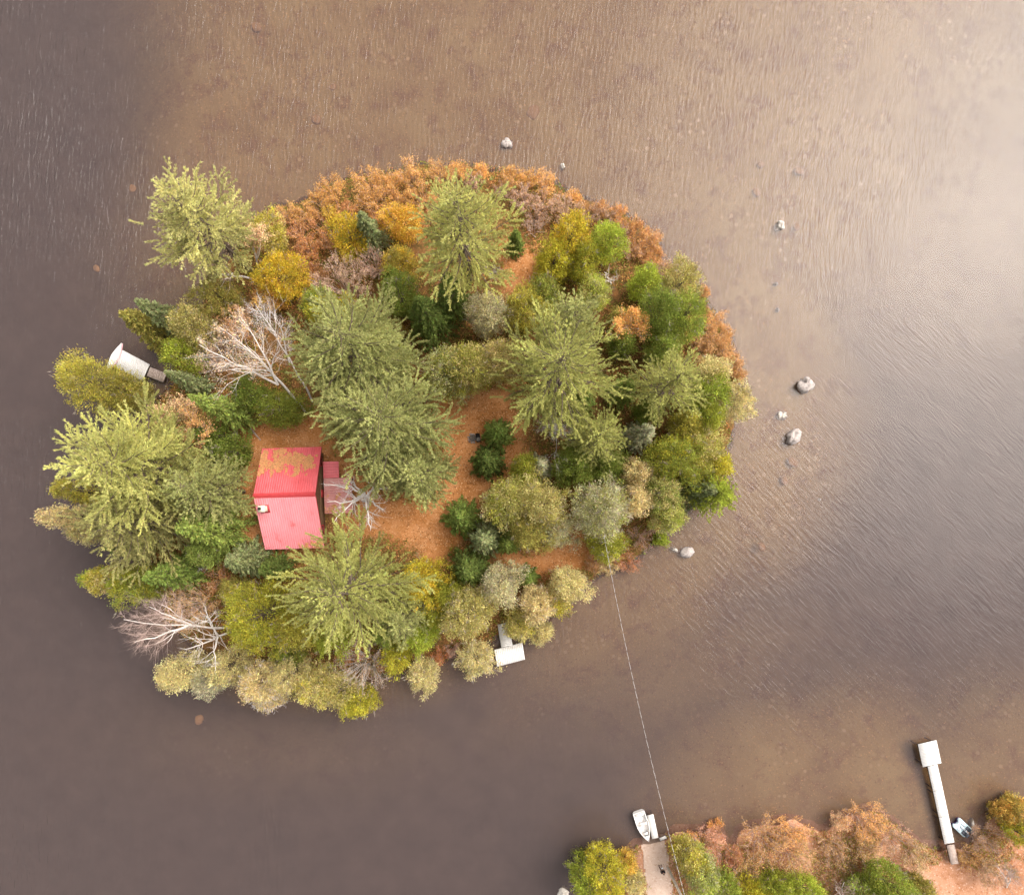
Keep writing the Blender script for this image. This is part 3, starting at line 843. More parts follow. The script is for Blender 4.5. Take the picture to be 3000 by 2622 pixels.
for a in [
    (893, 745, 54, 9, 'cedar', 'rounded green cedar at the upper left of the clearing', dict(tip='cedar_grey')),
    (945, 738, 52, 10, 'cedar', 'middle cedar of three along the top of the clearing', dict(tip='cedar_tan')),
    (1000, 722, 44, 9, 'cedar_olive', 'brown-tipped cedar at the upper right of the clearing', dict(tip='cedar_tan')),
    (1142, 478, 46, 9, 'cedar_yellow', 'bright yellow-green cedar in the north-east grove', dict(tip='gold')),
    (1110, 525, 42, 8, 'cedar_yellow', 'yellow cedar at the left of the north-east grove', {}),
    (1168, 525, 36, 8, 'cedar', 'green cedar at the right of the north-east grove', dict(tip='cedar_yellow')),
    (1216, 486, 36, 8, 'bright', 'bright green cedar next to the north-east shore shrubs', {}),
    (1292, 562, 36, 7, 'bright', 'lime green cedar above the dark eastern cedars', {}),
    (1366, 565, 46, 7, 'cedar_olive', 'olive yellow round cedar at the north-east shore', dict(tip='cedar_pale')),
    (1318, 630, 46, 11, 'cedar_green', 'dark green cedar left of a pair near the east shore', dict(tip='cedar_dark')),
    (1368, 632, 46, 10, 'cedar_green', 'dark green cedar right of a pair near the east shore', dict(tip='bright')),
    (1425, 748, 40, 8, 'cedar_pale', 'pale olive cedar behind the brown shrubs of the east shore', {}),
    (1418, 792, 44, 9, 'bright', 'vivid yellow-green cedar right of the starry eastern pine', dict(tip='cedar_dark')),
    (1465, 805, 42, 7, 'cedar_pale', 'pale straw cedar overhanging the water on the east shore', dict(twig=.3)),
    (1412, 838, 40, 8, 'cedar', 'yellow-green cedar above the big eastern cedar mass', dict(tip='bright')),
    (1348, 920, 58, 10, 'cedar_green', 'large green cedar in the south-east cedar mass', dict(tip='cedar_yellow')),
    (1400, 905, 48, 9, 'cedar', 'golden-topped cedar near the east waterline', dict(tip='cedar_tan')),
    (1432, 935, 36, 8, 'cedar_yellow', 'yellowish cedar at the east waterline above the bluish spruce', {}),
    (1202, 1022, 52, 14, 'cedar_grey', 'tall grey-topped cedar where the power cable reaches the island', dict(tip='cedar', twig=.35, ry=62)),
    (1215, 1092, 38, 8, 'cedar', 'green cedar under the cable below the tall grey-topped cedar', dict(twig=.2)),
    (1275, 950, 28, 8, 'cedar_tan', 'small tan-topped cedar right of the tall grey-topped cedar', dict(twig=.2)),
    (1270, 1004, 32, 9, 'cedar_tan', 'tan cedar with brown twigs above the south-east shore', dict(twig=.25)),
    (1326, 985, 38, 9, 'cedar_green', 'green cedar with an orange tip near the south-east shore', dict(tip='cedar_tan')),
    (1338, 1035, 36, 8, 'bright', 'lime cedar leaning to the water at the south-east shore', dict(tip='cedar_pale')),
    (1022, 1002, 56, 12, 'cedar', 'yellow-green cedar right of the lower clearing', dict(tip='cedar_pale')),
    (1084, 1012, 54, 13, 'cedar_olive', 'large olive cedar in the middle of the southern wood', dict(tip='cedar_pale')),
    (1060, 1062, 44, 11, 'cedar_olive', 'dull olive cedar below the large olive cedar', {}),
    (1112, 1062, 38, 9, 'cedar_grey', 'pale grey-green cedar left of the cable pole', dict(tip='cedar_pale', twig=.25)),
    (1002, 1172, 44, 10, 'cedar_grey', 'greyish cedar in the small southern grove', dict(tip='cedar_pale', twig=.2)),
    (1136, 1168, 42, 8, 'cedar_pale', 'straw yellow cedar on the shore left of the cable', {}),
    (1112, 1205, 32, 6, 'cedar_yellow', 'yellow-green cedar overhanging the water left of the cable', dict(tip='cedar_pale')),
    (1080, 1208, 40, 8, 'cedar_tan', 'pale tan feathery cedar above the south dock', dict(twig=.35, twigcol=(.42, .36, .28))),
    (1086, 1272, 24, 4, 'cedar_pale', 'small straw cedar at the waterline right of the south dock', {}),
    (1038, 1255, 33, 5, 'cedar_pale', 'yellowish cedar hanging over the south dock gangway', dict(tip='cedar_yellow')),
    (940, 1225, 56, 11, 'cedar_olive', 'broad olive cedar left of the south dock gangway', dict(tip='cedar_pale', twig=.18)),
    (900, 1192, 34, 8, 'cedar', 'green cedar between the star-shaped pine and the small southern grove', {}),
    (955, 1322, 38, 5, 'cedar_pale', 'pale feathery cedar over the water left of the south dock', dict(twig=.35, twigcol=(.45, .40, .33))),
    (845, 1162, 48, 10, 'cedar_yellow', 'golden green cedar right of the star-shaped pine', dict(ry=54, tip='gold')),
    (868, 1225, 34, 7, 'cedar', 'green low cedar under the golden green cedar', {}),
    (520, 1235, 78, 12, 'cedar', 'big round yellow-green cedar left of the star-shaped pine', dict(tip='cedar_yellow', twig=.16)),
    (612, 1252, 52, 10, 'cedar_olive', 'olive cedar below the left boughs of the star-shaped pine', dict(tip='cedar_yellow')),
    (665, 1268, 42, 7, 'bright', 'fresh green low cedar in the southern undergrowth', dict(tip='cedar')),
    (842, 1272, 38, 7, 'bright', 'bright green bush-like cedar near the south shore', {}),
    (795, 1312, 34, 6, 'cedar_yellow', 'yellow-green cedar beside the grey twiggy dome', dict(tip='cedar')),
    (846, 1352, 36, 5, 'cedar_pale', 'pale yellow mop-headed cedar over the south shore water', dict(twig=.3, twigcol=(.42, .36, .28))),
    (352, 1352, 46, 10, 'cedar_pale', 'pale yellow cedar stretched over the water at the south-west tip', dict(ry=38)),
    (408, 1368, 36, 7, 'cedar_grey', 'grey-green cedar beside the stretched pale cedar at the south-west tip', dict(twig=.3)),
    (520, 1368, 44, 9, 'cedar_tan', 'pale tan cedar on the south shore with bleached twigs', dict(twig=.5, twigcol=(.55, .50, .46))),
    (575, 1355, 40, 8, 'cedar_pale', 'straw cedar between two pale shore cedars on the south side', dict(twig=.25)),
    (525, 1405, 30, 6, 'cedar_tan', 'bleached whitish cedar hanging lowest over the south-west water', dict(twig=.9, twigcol=(.62, .57, .54))),
    (632, 1375, 46, 8, 'cedar_pale', 'yellow straw cedar on the middle of the south shore', dict(tip='cedar_yellow')),
    (675, 1388, 38, 7, 'cedar_olive', 'olive straw cedar left of the grey twiggy dome', dict(tip='cedar_pale')),
    (712, 1415, 36, 7, 'cedar_yellow', 'southernmost yellow-green cedar leaning over dark water', dict(tip='cedar')),
    (455, 1335, 40, 7, 'cedar_pale', 'straw cedar behind the white dead limbs of the south-west shore', dict(twig=.3)),
    (162, 758, 58, 14, 'cedar_olive', 'dark olive cedar leaning far over the water below the white dock', dict(tip='cedar_yellow', twig=.15)),
    (232, 775, 40, 8, 'cedar_olive', 'olive cedar at the foot of the white dock', dict(twig=.25)),
    (112, 1036, 32, 15, 'cedar_tan', 'tan thin cedar reaching furthest west over the water', dict(twig=.3, ry=28)),
    (138, 1066, 32, 10, 'cedar_pale', 'straw cedar with bare twigs under the tan western cedar', dict(twig=.4)),
    (128, 980, 30, 13, 'cedar_olive', 'slim olive cedar poking out from the largest pale pine', dict(tip='cedar_yellow')),
    (192, 1164, 34, 10, 'cedar_yellow', 'yellow-tipped cedar leaning west over the water below the pines', dict(tip='cedar_tan')),
    (262, 1172, 46, 9, 'cedar_green', 'green cedar left of the pointed dark spruce', dict(tip='cedar_yellow')),
    (150, 1162, 20, 9, 'bright', 'small bright green cedar tip furthest out on the south-west water', {}),
    (440, 592, 42, 7, 'cedar_olive', 'olive cedar on the north-west shore below bare white branches', {}),
    (385, 655, 44, 9, 'cedar_olive', 'pale olive cedar beside the birch crown', dict(tip='cedar_pale', twig=.2)),
    (368, 712, 34, 8, 'bright', 'bright yellow-green cedar right of the white dock', dict(tip='cedar')),
    (562, 818, 58, 6, 'cedar_green', 'low spreading dark green cedar at the foot of the leaning birches', dict(ry=40, tip='cedar')),
    (500, 790, 36, 7, 'cedar_dark', 'dark cedar under the birch limbs', dict(tip='cedar_green')),
    (662, 632, 42, 9, 'cedar_yellow', 'yellow-green cedar behind the tall birch-side pine', dict(tip='cedar')),
    (977, 630, 44, 10, 'cedar_grey', 'pale grey-green cedar below the tall northern pine', dict(twig=.3, tip='cedar_pale')),
    (1046, 622, 44, 9, 'cedar_olive', 'dark yellowish cedar right of the pale grey-green one', dict(tip='cedar_yellow')),
    (1090, 590, 38, 7, 'cedar_green', 'green cedar below the north-east grove', dict(tip='cedar_olive')),
    (1190, 590, 34, 8, 'bright', 'light green cedar left of the orange-leaved eastern tree', dict(tip='cedar_pale')),
    (800, 590, 42, 9, 'cedar_green', 'dark green cedar left of the very dark spruce', dict(tip='cedar_dark')),
    (640, 610, 34, 7, 'cedar_green', 'dark low cedar right of the birch tops', dict(tip='cedar')),
    (1245, 690, 28, 7, 'cedar_green', 'green cedar below the orange-leaved eastern tree', {}),
    (460, 905, 36, 8, 'cedar_dark', 'dark cedar at the north-west corner of the cabin yard', dict(tip='cedar_green')),
    (430, 870, 32, 9, 'cedar_dark', 'dark cedar below the pointed fir beside the birches', {}),
    (410, 1105, 32, 7, 'fir', 'green low cedar below the pointed yellow-green fir', {}),
    (1150, 930, 46, 8, 'cedar_green', 'dark green cedar under the drooping pine boughs', dict(tip='cedar_dark')),
    (1215, 930, 38, 7, 'cedar_dark', 'dark cedar between the drooping pine and the tall grey-topped cedar', dict(tip='cedar_green')),
    (1300, 820, 30, 7, 'cedar_dark', 'dark cedar under the starry eastern pine', dict(tip='cedar_green')),
    (1326, 700, 36, 8, 'cedar_green', 'green cedar between the dark eastern pair and the starry pine', {}),
    (1372, 850, 34, 8, 'cedar_olive', 'olive cedar at the foot of the starry eastern pine', dict(tip='cedar_yellow')),
    (1325, 1080, 12, 2, 'bright', 'tiny yellow-green seedling at the south-east water edge', {}),
    (1050, 940, 34, 8, 'cedar', 'green cedar left of the pale grey-green round spruce', {}),
    (1240, 640, 20, 6, 'cedar_olive', 'small olive cedar left of the dark eastern pair', {}),
    (780, 705, 36, 10, 'cedar', 'green cedar behind the upper clearing beside the tall pines', {}),
    (470, 1185, 30, 5, 'cedar_olive', 'olive low cedar beside the small white twig near the south-west', {}),
    (575, 1305, 36, 5, 'cedar_green', 'dark green low cedar in the southern hollow', dict(tip='cedar_olive')),
    (770, 1265, 30, 6, 'cedar_green', 'green low cedar beneath the star-shaped pine near the south shore', {}),
    (700, 470, 42, 6, 'gold', 'golden green bush left of the pale blue young spruce', dict(name='bushy_tree', cat='tree', tip='cedar')),
    (810, 448, 40, 6, 'gold', 'golden orange bush left of the tall northern pine', dict(name='bushy_tree', cat='tree', tip='orange')),
    (800, 530, 40, 6, 'cedar_olive', 'olive yellow bush below the golden northern bushes', dict(name='bushy_tree', cat='tree', tip='gold')),
    (560, 555, 50, 7, 'gold', 'golden yellow tree on the north-west side with orange lower leaves', dict(name='bushy_tree', cat='tree', tip='cedar_yellow')),
    (550, 592, 34, 4, 'orange', 'orange-gold bush under the golden yellow tree', dict(name='bushy_tree', cat='tree', tip='gold', mat='dryleaf')),
    (540, 470, 34, 6, 'cedar_yellow', 'yellow-green tree behind the orange-leaved white birch', dict(name='bushy_tree', cat='tree', tip='cedar_tan')),
    # mainland
    (1222, 1784, 44, 12, 'cedar_yellow', 'yellow-green tree on the mainland left of the gravel path', dict(name='bushy_tree', cat='tree', twig=.2)),
    (1180, 1802, 32, 12, 'bright', 'bright green tree at the mainland water edge furthest left', dict(name='bushy_tree', cat='tree')),
    (1258, 1742, 26, 4, 'goldbush', 'gold and tan bush beside the gravel path landing', dict(name='bushy_tree', cat='tree', tip='cedar_yellow')),
    (1272, 1770, 22, 4, 'cedar_pale', 'pale yellow bush along the left edge of the gravel path', dict(name='bushy_tree', cat='tree')),
    (1385, 1722, 36, 7, 'cedar_yellow', 'yellow-green cedar right of the gravel path under the cable', dict(tip='cedar_pale')),
    (1408, 1752, 36, 8, 'bright', 'bright green cedar right of the utility pole', dict(tip='cedar_grey')),
    (1450, 1785, 36, 7, 'cedar_green', 'green cedar at the bottom edge right of the utility pole', dict(tip='bright')),
    (1555, 1778, 36, 5, 'bright', 'lime green bush at the bottom edge of the mainland', dict(tip='cedar')),
    (1505, 1795, 34, 5, 'cedar_yellow', 'yellow-green bush left of the lime bush at the bottom edge', {}),
    (1620, 1790, 38, 6, 'bright', 'bright yellow-green cedar at the bottom edge left of the bare grey twigs', {}),
    (1782, 1772, 46, 7, 'cedar_green', 'dark green cedar left of the pink leaf litter clearing', dict(tip='bright')),
    (1735, 1795, 34, 6, 'cedar_green', 'dark cedar right of the bare grey twigs at the bottom', {}),
    (2066, 1682, 28, 6, 'bright', 'yellow-green tree at the right edge of the mainland', dict(tip='gold')),
    (2078, 1640, 30, 6, 'cedar_olive', 'olive tree on the right frame edge above dark water', dict(tip='goldbush')),
    (2034, 1642, 24, 4, 'goldbush', 'orange-brown rounded bush above the dark inlet on the right', dict(tip='cedar_olive', mat='dryleaf')),
    (1845, 1775, 20, 4, 'cedar_olive', 'small olive bush at the left rim of the pink leaf litter', {}),
]:
    cedar(a[0], a[1], a[2], a[3], a[4], a[5], sd_(), **a[6])

# leafless and half-bare trees
bare((618, 830), [(440, 655, 14), (398, 690, 13), (480, 632, 13.5)], 'large white birch leaning north-west, left of its thinner neighbour', 11, 14, .17, fork=.38, depth=4, twigs=5, pal='tan', leaves=1, twigmat='birch')
bare((628, 806), [(512, 612, 13.5), (560, 640, 12)], 'slim white birch leaning beside the larger leaning birch', 12, 13, .12, fork=.45, depth=4, twigs=5, twigmat='birch')
bare((728, 1002), [(735, 985, 8.0), (648, 970, 8.6), (768, 1020, 8.2), (668, 1048, 7.4), (768, 962, 8.2), (690, 948, 8.4), (742, 1062, 7.2), (655, 1005, 8)],
     'white gnarled dead tree spreading over the low porch roof', 13, 9, .19, mat='birch', fork=.55, depth=3, twigs=5, twigmat='birch', gn=1.4, name='dead_tree', cat='dead tree', upz=.1)
bare((462, 1255), [(248, 1240, 15), (300, 1215, 14), (270, 1285, 13.5)], 'white birch stretched west over the water with pinkish fine twigs', 14, 15, .15, fork=.42, depth=4, twigs=6)
bare((470, 1262), [(370, 1300, 9.5), (432, 1342, 9), (410, 1220, 10)], 'bone-white dead tree with crooked limbs at the south-west shore', 15, 9, .14, fork=.35, depth=3, twigs=4, twigmat='birch', gn=1.5, name='dead_tree', cat='dead tree', upz=.05)
bare((425, 905), [(372, 820, 10), (392, 845, 10.5), (415, 860, 10)], 'bare white-branched tree with brown-orange leaves above the largest pale pine', 16, 10, .14, fork=.4, pal='brownbush', leaves=12, depth=3)
bare((345, 850), [(315, 815, 7), (350, 800, 7), (385, 800, 7), (340, 830, 7)], 'orange-leaved thin tree below the dock ramp', 17, 7, .10, fork=.3, pal='tan', leaves=16, depth=3, mat='twig')
bare((505, 560), [(385, 528, 9.5), (420, 500, 9), (450, 560, 8)], 'bare white-branched tree under the pale north-west pine', 18, 9, .13, fork=.35, depth=3)
bare((520, 545), [(505, 470, 8), (520, 455, 8.5), (495, 440, 8)], 'white-stemmed birch with peach-orange leaves beside the pale north-west pine', 19, 8, .12, fork=.35, pal='tan', leaves=14, depth=3)
bare((1253, 690), [(1240, 640, 9), (1265, 625, 9.5), (1280, 660, 9), (1225, 650, 8.5), (1285, 640, 8)], 'orange-leaved tree with pale twigs among the eastern cedars', 20, 9, .13, fork=.3, pal='orange', leaves=20, depth=3, twigmat='birch')
bare((1222, 572), [(1210, 545, 4), (1236, 548, 4), (1222, 560, 4.4), (1200, 560, 3.6)], 'small tangle of bleached white dead branches in the north-east', 21, 4, .07, fork=.2, depth=3, twigmat='birch', name='dead_tree', cat='dead tree')
bare((1072, 478), [(1055, 450, 4), (1085, 452, 4), (1070, 440, 4.5)], 'thin bare sapling above the north-east yellow grove', 22, 4, .05, fork=.2, depth=3, mat='twig')
bare((985, 560), [(970, 540, 6), (1000, 542, 6), (990, 555, 6.3)], 'bare grey tree at the right foot of the tall northern pine', 23, 6, .08, fork=.3, depth=3, mat='deadwood', twigmat='deadwood')
bare((412, 1146), [(398, 1138, 4), (418, 1136, 4)], 'small white dead twigs above the south-west birch', 24, 4, .05, fork=.2, depth=3, twigmat='birch', name='dead_tree', cat='dead tree')
bare((1105, 880), [(1112, 838, 11), (1098, 850, 10.5), (1128, 860, 10)], 'dead grey brushy snag in front of the shaggy eastern pine', 25, 11, .10, fork=.4, depth=4, mat='deadwood', twigmat='deadwood', name='dead_tree', cat='dead tree')
bare((1692, 1800), [(1690, 1765, 5), (1675, 1775, 5), (1708, 1770, 5)], 'bare grey tree standing at the bottom edge of the mainland', 26, 5, .09, fork=.2, depth=4, mat='deadwood', twigmat='twig')
bare((2010, 1772), [(2015, 1740, 6), (1998, 1735, 6), (2032, 1745, 6)], 'bare pale-twigged tree at the right of the pink leaf litter', 27, 6, .09, fork=.2, depth=4, mat='deadwood', twigmat='twig')
bare((1385, 1710), [(1372, 1690, 3), (1392, 1688, 3), (1380, 1700, 3.3)], 'pale bare bush where the cable meets the mainland', 28, 3, .05, fork=.2, depth=4, mat='deadwood', twigmat='deadwood')

# ------------------------------------------------------------------ shrubs
for a in [
    (722, 1338, 66, 5.0, 'pinkgrey', 'grey-pink leafless twiggy dome on the south shore', dict(stems=34, leaves=.35, twigcol='deadwood', pal2='tan')),
    (688, 572, 62, 5.0, 'pinkgrey', 'large pinkish feathery bush north of the tall birch-side pine', dict(stems=32, leaves=.9, pal2='tan')),
    (745, 528, 38, 4.0, 'pinkgrey', 'pinkish bare-stemmed bush right of the large feathery one', dict(stems=26, leaves=.4)),
    (385, 1212, 58, 4.5, 'tan', 'tan-orange twiggy bush above the white south-west birch', dict(stems=28, leaves=.9, pal2='orange')),
    (420, 705, 56, 4.0, 'pinkgrey', 'pink-brown hazy bush behind the large leaning birch', dict(stems=26, leaves=1.0, pal2='tan')),
    (475, 650, 45, 5.0, 'brownbush', 'brown-orange bush above the pink hazy bush by the birches', dict(stems=20, leaves=1.0)),
    (662, 428, 15, 2.2, 'gold', 'small vivid yellow shrub in the north-west shore belt', dict(stems=14, leaves=1.4, pal2='gold')),
    (1385, 1688, 18, 1.6, 'orange', 'orange shrub at the mainland shore right of the landing', dict()),
    (1424, 1688, 34, 2.2, 'pink', 'reddish pink shrub on the mainland shore', dict(pal2='rust')),
    (1440, 1662, 14, 1.4, 'orange', 'isolated orange shrub standing in the mainland shallows', dict()),
    (1540, 1690, 62, 3.0, 'brownbush', 'widest brown-orange shrub thicket on the mainland shore', dict(pal2='orange', stems=22)),
    (1590, 1672, 40, 2.6, 'orange', 'orange shrub at the right of the wide mainland thicket', dict(pal2='brownbush')),
    (1600, 1722, 44, 2.6, 'brownbush', 'brown shrub behind the wide mainland thicket', dict(pal2='cedar_olive')),
    (1745, 1648, 52, 2.8, 'orange', 'rounded orange shrub jutting furthest into the lake from the mainland', dict(pal2='brownbush', stems=22)),
    (1690, 1652, 20, 2.0, 'tan', 'pale tan shrub left of the jutting orange mainland shrub', dict()),
    (1672, 1705, 40, 2.4, 'brownbush', 'brown shrub left behind the jutting orange mainland shrub', dict(pal2='pinkgrey')),
    (1740, 1705, 42, 2.4, 'brownbush', 'olive brown shrub behind the jutting orange mainland shrub', dict(pal2='cedar_olive')),
    (1800, 1690, 40, 2.2, 'pinkgrey', 'pinkish brown shrub left of the long white dock', dict(pal2='brownbush')),
    (1845, 1722, 36, 2.0, 'tan', 'tan shrub at the landing of the long white dock', dict(pal2='cedar_olive')),
    (1950, 1722, 28, 1.6, 'brownbush', 'brown shrub right of the long dock below the pedal boat', dict(pal2='goldbush')),
    (1985, 1690, 36, 2.4, 'pinkgrey', 'pink-brown shrub at the right mainland shore', dict(pal2='brownbush')),
    (1985, 1745, 36, 2.0, 'tan', 'tan shrub at the right rim of the pink leaf litter', dict(pal2='brownbush')),
    (1462, 1722, 30, 2.2, 'rust', 'reddish shrub between the pink shrub and the brown thicket', dict(pal2='pink')),
    (1490, 1755, 40, 2.6, 'brownbush', 'brown shrub above the bottom yellow-green bushes', dict(pal2='cedar_olive')),
    (1262, 1128, 28, 1.6, 'rust', 'rust red shrub at the south-east waterline', dict(pal2='pink')),
    (1288, 1075, 34, 2.2, 'pinkgrey', 'pink-grey twiggy shrub on the south-east shore', dict(leaves=.5, pal2='pink')),
    (1216, 1132, 22, 1.8, 'cedar_pale', 'straw shrub at the water under the power cable', dict()),
    (1188, 1128, 20, 1.5, 'brownbush', 'brown shrub at the water left of the power cable', dict()),
    (885, 1315, 22, 1.5, 'rust', 'rust red shrub on the south shore beside the mop-headed cedar', dict()),
    (905, 1300, 18, 2.0, 'pinkgrey', 'pale grey shrub on the south shore above the rust red one', dict(leaves=.6)),
    (700, 1305, 36, 1.6, 'rust', 'red-brown shrub in the southern hollow above the grey dome', dict()),
    (600, 1330, 34, 1.6, 'brownbush', 'brown low shrub in the southern hollow', dict(pal2='cedar_olive')),
    (800, 665, 24, 2.0, 'gold', 'golden yellow shrub among dark spruces right of the tall pines', dict(pal2='gold')),
    (790, 620, 28, 2.0, 'brownbush', 'brown gold shrub above the golden yellow shrub in the dark spruces', dict(pal2='gold')),
    (440, 1160, 40, 1.6, 'rust', 'russet shrub right of the pointed dark spruce', dict(pal2='brownbush')),
]:
    shrub(a[0], a[1], a[2], a[3], a[4], a[5], sd_(), **a[6])


def belt(rows, label, group, pal, pal2, **kw):
    for px, py, r, h in rows:
        shrub(px, py, r, h, pal, label, sd_(), group=group, pal2=pal2, **kw)


belt([(662, 378, 32, 2.0), (735, 362, 40, 2.4), (775, 372, 36, 2.2), (828, 356, 44, 2.6), (880, 345, 32, 2.2), (915, 340, 24, 1.8), (962, 338, 16, 1.6),
      (745, 400, 40, 2.2), (795, 405, 42, 2.2), (845, 395, 38, 2.2), (640, 405, 28, 1.9), (1025, 356, 28, 2.0), (1055, 350, 20, 1.6), (1092, 362, 26, 1.9), (1150, 388, 14, 1.3), (575, 428, 26, 1.8), (610, 425, 26, 1.8)],
     'glowing orange shrub in the dense belt along the north waterline', 'orange shrubs along the north waterline', 'orange', 'goldbush', stems=20)
belt([(565, 455, 26, 1.6), (600, 470, 34, 1.6), (640, 450, 30, 1.6), (620, 510, 34, 1.3), (660, 490, 26, 1.4), (590, 520, 24, 1.2), (690, 425, 30, 1.7), (760, 440, 28, 1.5), (850, 440, 26, 1.4), (630, 548, 24, 1.2)],
     'rusty red-brown low shrub behind the orange belt of the north shore', 'rusty shrubs behind the north belt', 'rust', 'orange', stems=18)
belt([(1050, 398, 34, 1.8), (1095, 405, 36, 1.8), (1135, 420, 34, 1.8), (1012, 378, 26, 1.8), (1180, 425, 26, 1.6), (1220, 430, 24, 1.6), (1245, 470, 24, 1.6), (950, 358, 22, 1.7), (1075, 440, 30, 1.5), (1130, 450, 22, 1.5), (1265, 500, 22, 1.6), (1330, 535, 22, 1.5)],
     'mauve-pink leafless low shrub in the north-east shore thicket', 'mauve shrubs of the north-east shore', 'pinkgrey', 'brownbush', stems=20, leaves=.7)
belt([(1242, 428, 22, 1.6), (1275, 455, 28, 1.8), (1302, 480, 26, 1.8), (1312, 505, 20, 1.6), (1280, 495, 24, 1.6), (1410, 580, 13, 1.2), (1205, 415, 18, 1.5), (1300, 525, 18, 1.4)],
     'orange and rust shrub on the north-east point of the island', 'orange shrubs of the north-east point', 'orange', 'rust', stems=20)
belt([(1428, 640, 30, 2.0), (1448, 668, 26, 1.9), (1420, 680, 28, 1.9), (1455, 705, 24, 1.7), (1472, 728, 22, 1.6), (1482, 750, 16, 1.3), (1402, 700, 24, 1.7)],
     'brown-orange shrub along the east waterline', 'brown shrubs of the east waterline', 'brownbush', 'orange', stems=20)


# low brush and fallen leaves on the forest floor (uncountable)
def under(name, poly, n, avoid, cols, seed, label):
    rng = np.random.default_rng(seed)
    lo, hi = poly.min(0), poly.max(0)
    P = rng.uniform(lo, np.minimum(hi, lo + 90), (n * 3, 2)); sd = sdist(P, poly)
    keep = sd > .25
    for av in avoid: keep &= sdist(P, av) < -.15 + .5 * rng.normal(size=len(P)).clip(-1, 1)
    P = P[keep][:n]; sd = sd[keep][:n]
    f = wob(P, .55, 4.0) + .4 * wob(P, 1.7, 1.0)
    k = f > -.45
    P, sd, f = P[k], sd[k], f[k]
    z = land_h(P, sd)
    c = np.repeat(np.c_[P, z], 7, 0); m = len(c)
    c = c + rng.normal(size=(m, 3)) * (.16, .16, 0); c[:, 2] += rng.uniform(.03, .75, m) * np.repeat((f + .3).clip(.15, 1), 7)
    cl = np.asarray(cols)[rng.integers(0, len(cols), len(P))]
    mb = MB(); mb.cards(c, rng.normal(size=(m, 3)) + (0, 0, .4), rng.uniform(.12, .28, m), rng.uniform(.06, .13, m), hsvj((1, 1, 1), m, rng, .22, .08) * np.repeat(cl, 7, 0), rng)
    o = mb.build(name, M['dryleaf'], None, tint=True)
    tag(o, label, 'undergrowth', None, 'stuff')


under('undergrowth', ISL_XY, 36000, [CLEAR, YARD2, YARD3], [PAL['cedar_dark'], PAL['cedar_olive'], PAL['brownbush'], PAL['rust'], PAL['cedar_green'], PAL['orange'], PAL['cedar']], 5, 'low mixed brush and fallen leaves under the island trees')
MCLEAR = to_xy([(1850, 1740), (1900, 1715), (1960, 1730), (2050, 1770), (2080, 1830), (1830, 1830), (1835, 1770)])
MVIS = to_xy([(1150, 1900), (1185, 1795), (1262, 1692), (1335, 1676), (1400, 1658), (1460, 1690), (1530, 1645), (1650, 1660), (1740, 1615), (1800, 1648), (1850, 1690), (1930, 1694), (1972, 1640), (2100, 1610), (2130, 1900)])
under('undergrowth', MVIS, 20000, [MCLEAR, PATH_XY, to_xy([(1890, 1685), (1912, 1685), (1925, 1735), (1898, 1735)])], [PAL['brownbush'], PAL['rust'], PAL['tan'], PAL['cedar_olive'], PAL['pinkgrey'], PAL['cedar']], 6, 'low brown and olive brush covering the mainland bank')

# loose leaves, cones and twigs lying on the needle carpet
rng = np.random.default_rng(41); P = rng.uniform((-32, -8), (12, 34), (60000, 2))
P = P[np.maximum.reduce([sdist(P, k_) for k_ in (CLEAR, YARD2, YARD3)]) > -.8]; f = wob(P, .8, 7.0) + .5 * rng.normal(size=len(P)); P = P[f > -.1][:9000]
mb = MB(); c = np.c_[P, land_h(P, sdist(P, ISL_XY)) + .03]; m = len(c)
cl = np.array([(.62, .36, .18), (.70, .48, .28), (.16, .07, .025), (.40, .17, .05), (.10, .06, .03)])[rng.choice(5, m, p=[.3, .2, .2, .2, .1])]
mb.cards(c, rng.normal(size=(m, 3)) * (1, 1, .15), rng.uniform(.10, .24, m), rng.uniform(.05, .12, m), cl * (1 + .15 * rng.normal(size=(m, 1))).clip(.5, 1.5), rng)
tag(mb.build('fallen_leaves', M['dryleaf'], None, tint=True), 'scattered tan and brown leaves on the orange needle carpet of the clearing', 'leaves', None, 'stuff')

# ------------------------------------------------------------------ the cabin
def roof_mat(name, stops, rough=.38):
    m, nt, out = new_mat(name)
    v = pos(nt)
    f = noise_tex(nt, v, .55, 5, .6)
    col = ramp(nt, f, stops)
    mp = N(nt, 'ShaderNodeMapping'); mp.inputs['Scale'].default_value = (6, .5, 1); nt.links.new(v, mp.inputs[0])
    st = noise_tex(nt, mp.outputs[0], 1.0, 4, .6)
    col = mixc(nt, .5, col, ramp(nt, st, [(.3, (.78,) * 3), (.7, (1.1,) * 3)]), 'MULTIPLY')
    b = N(nt, 'ShaderNodeBsdfPrincipled', i_Roughness=rough)
    b.inputs['Specular IOR Level'].default_value = .5
    nt.links.new(col, b.inputs['Base Color']); nt.links.new(b.outputs[0], out.inputs[0])
    return m


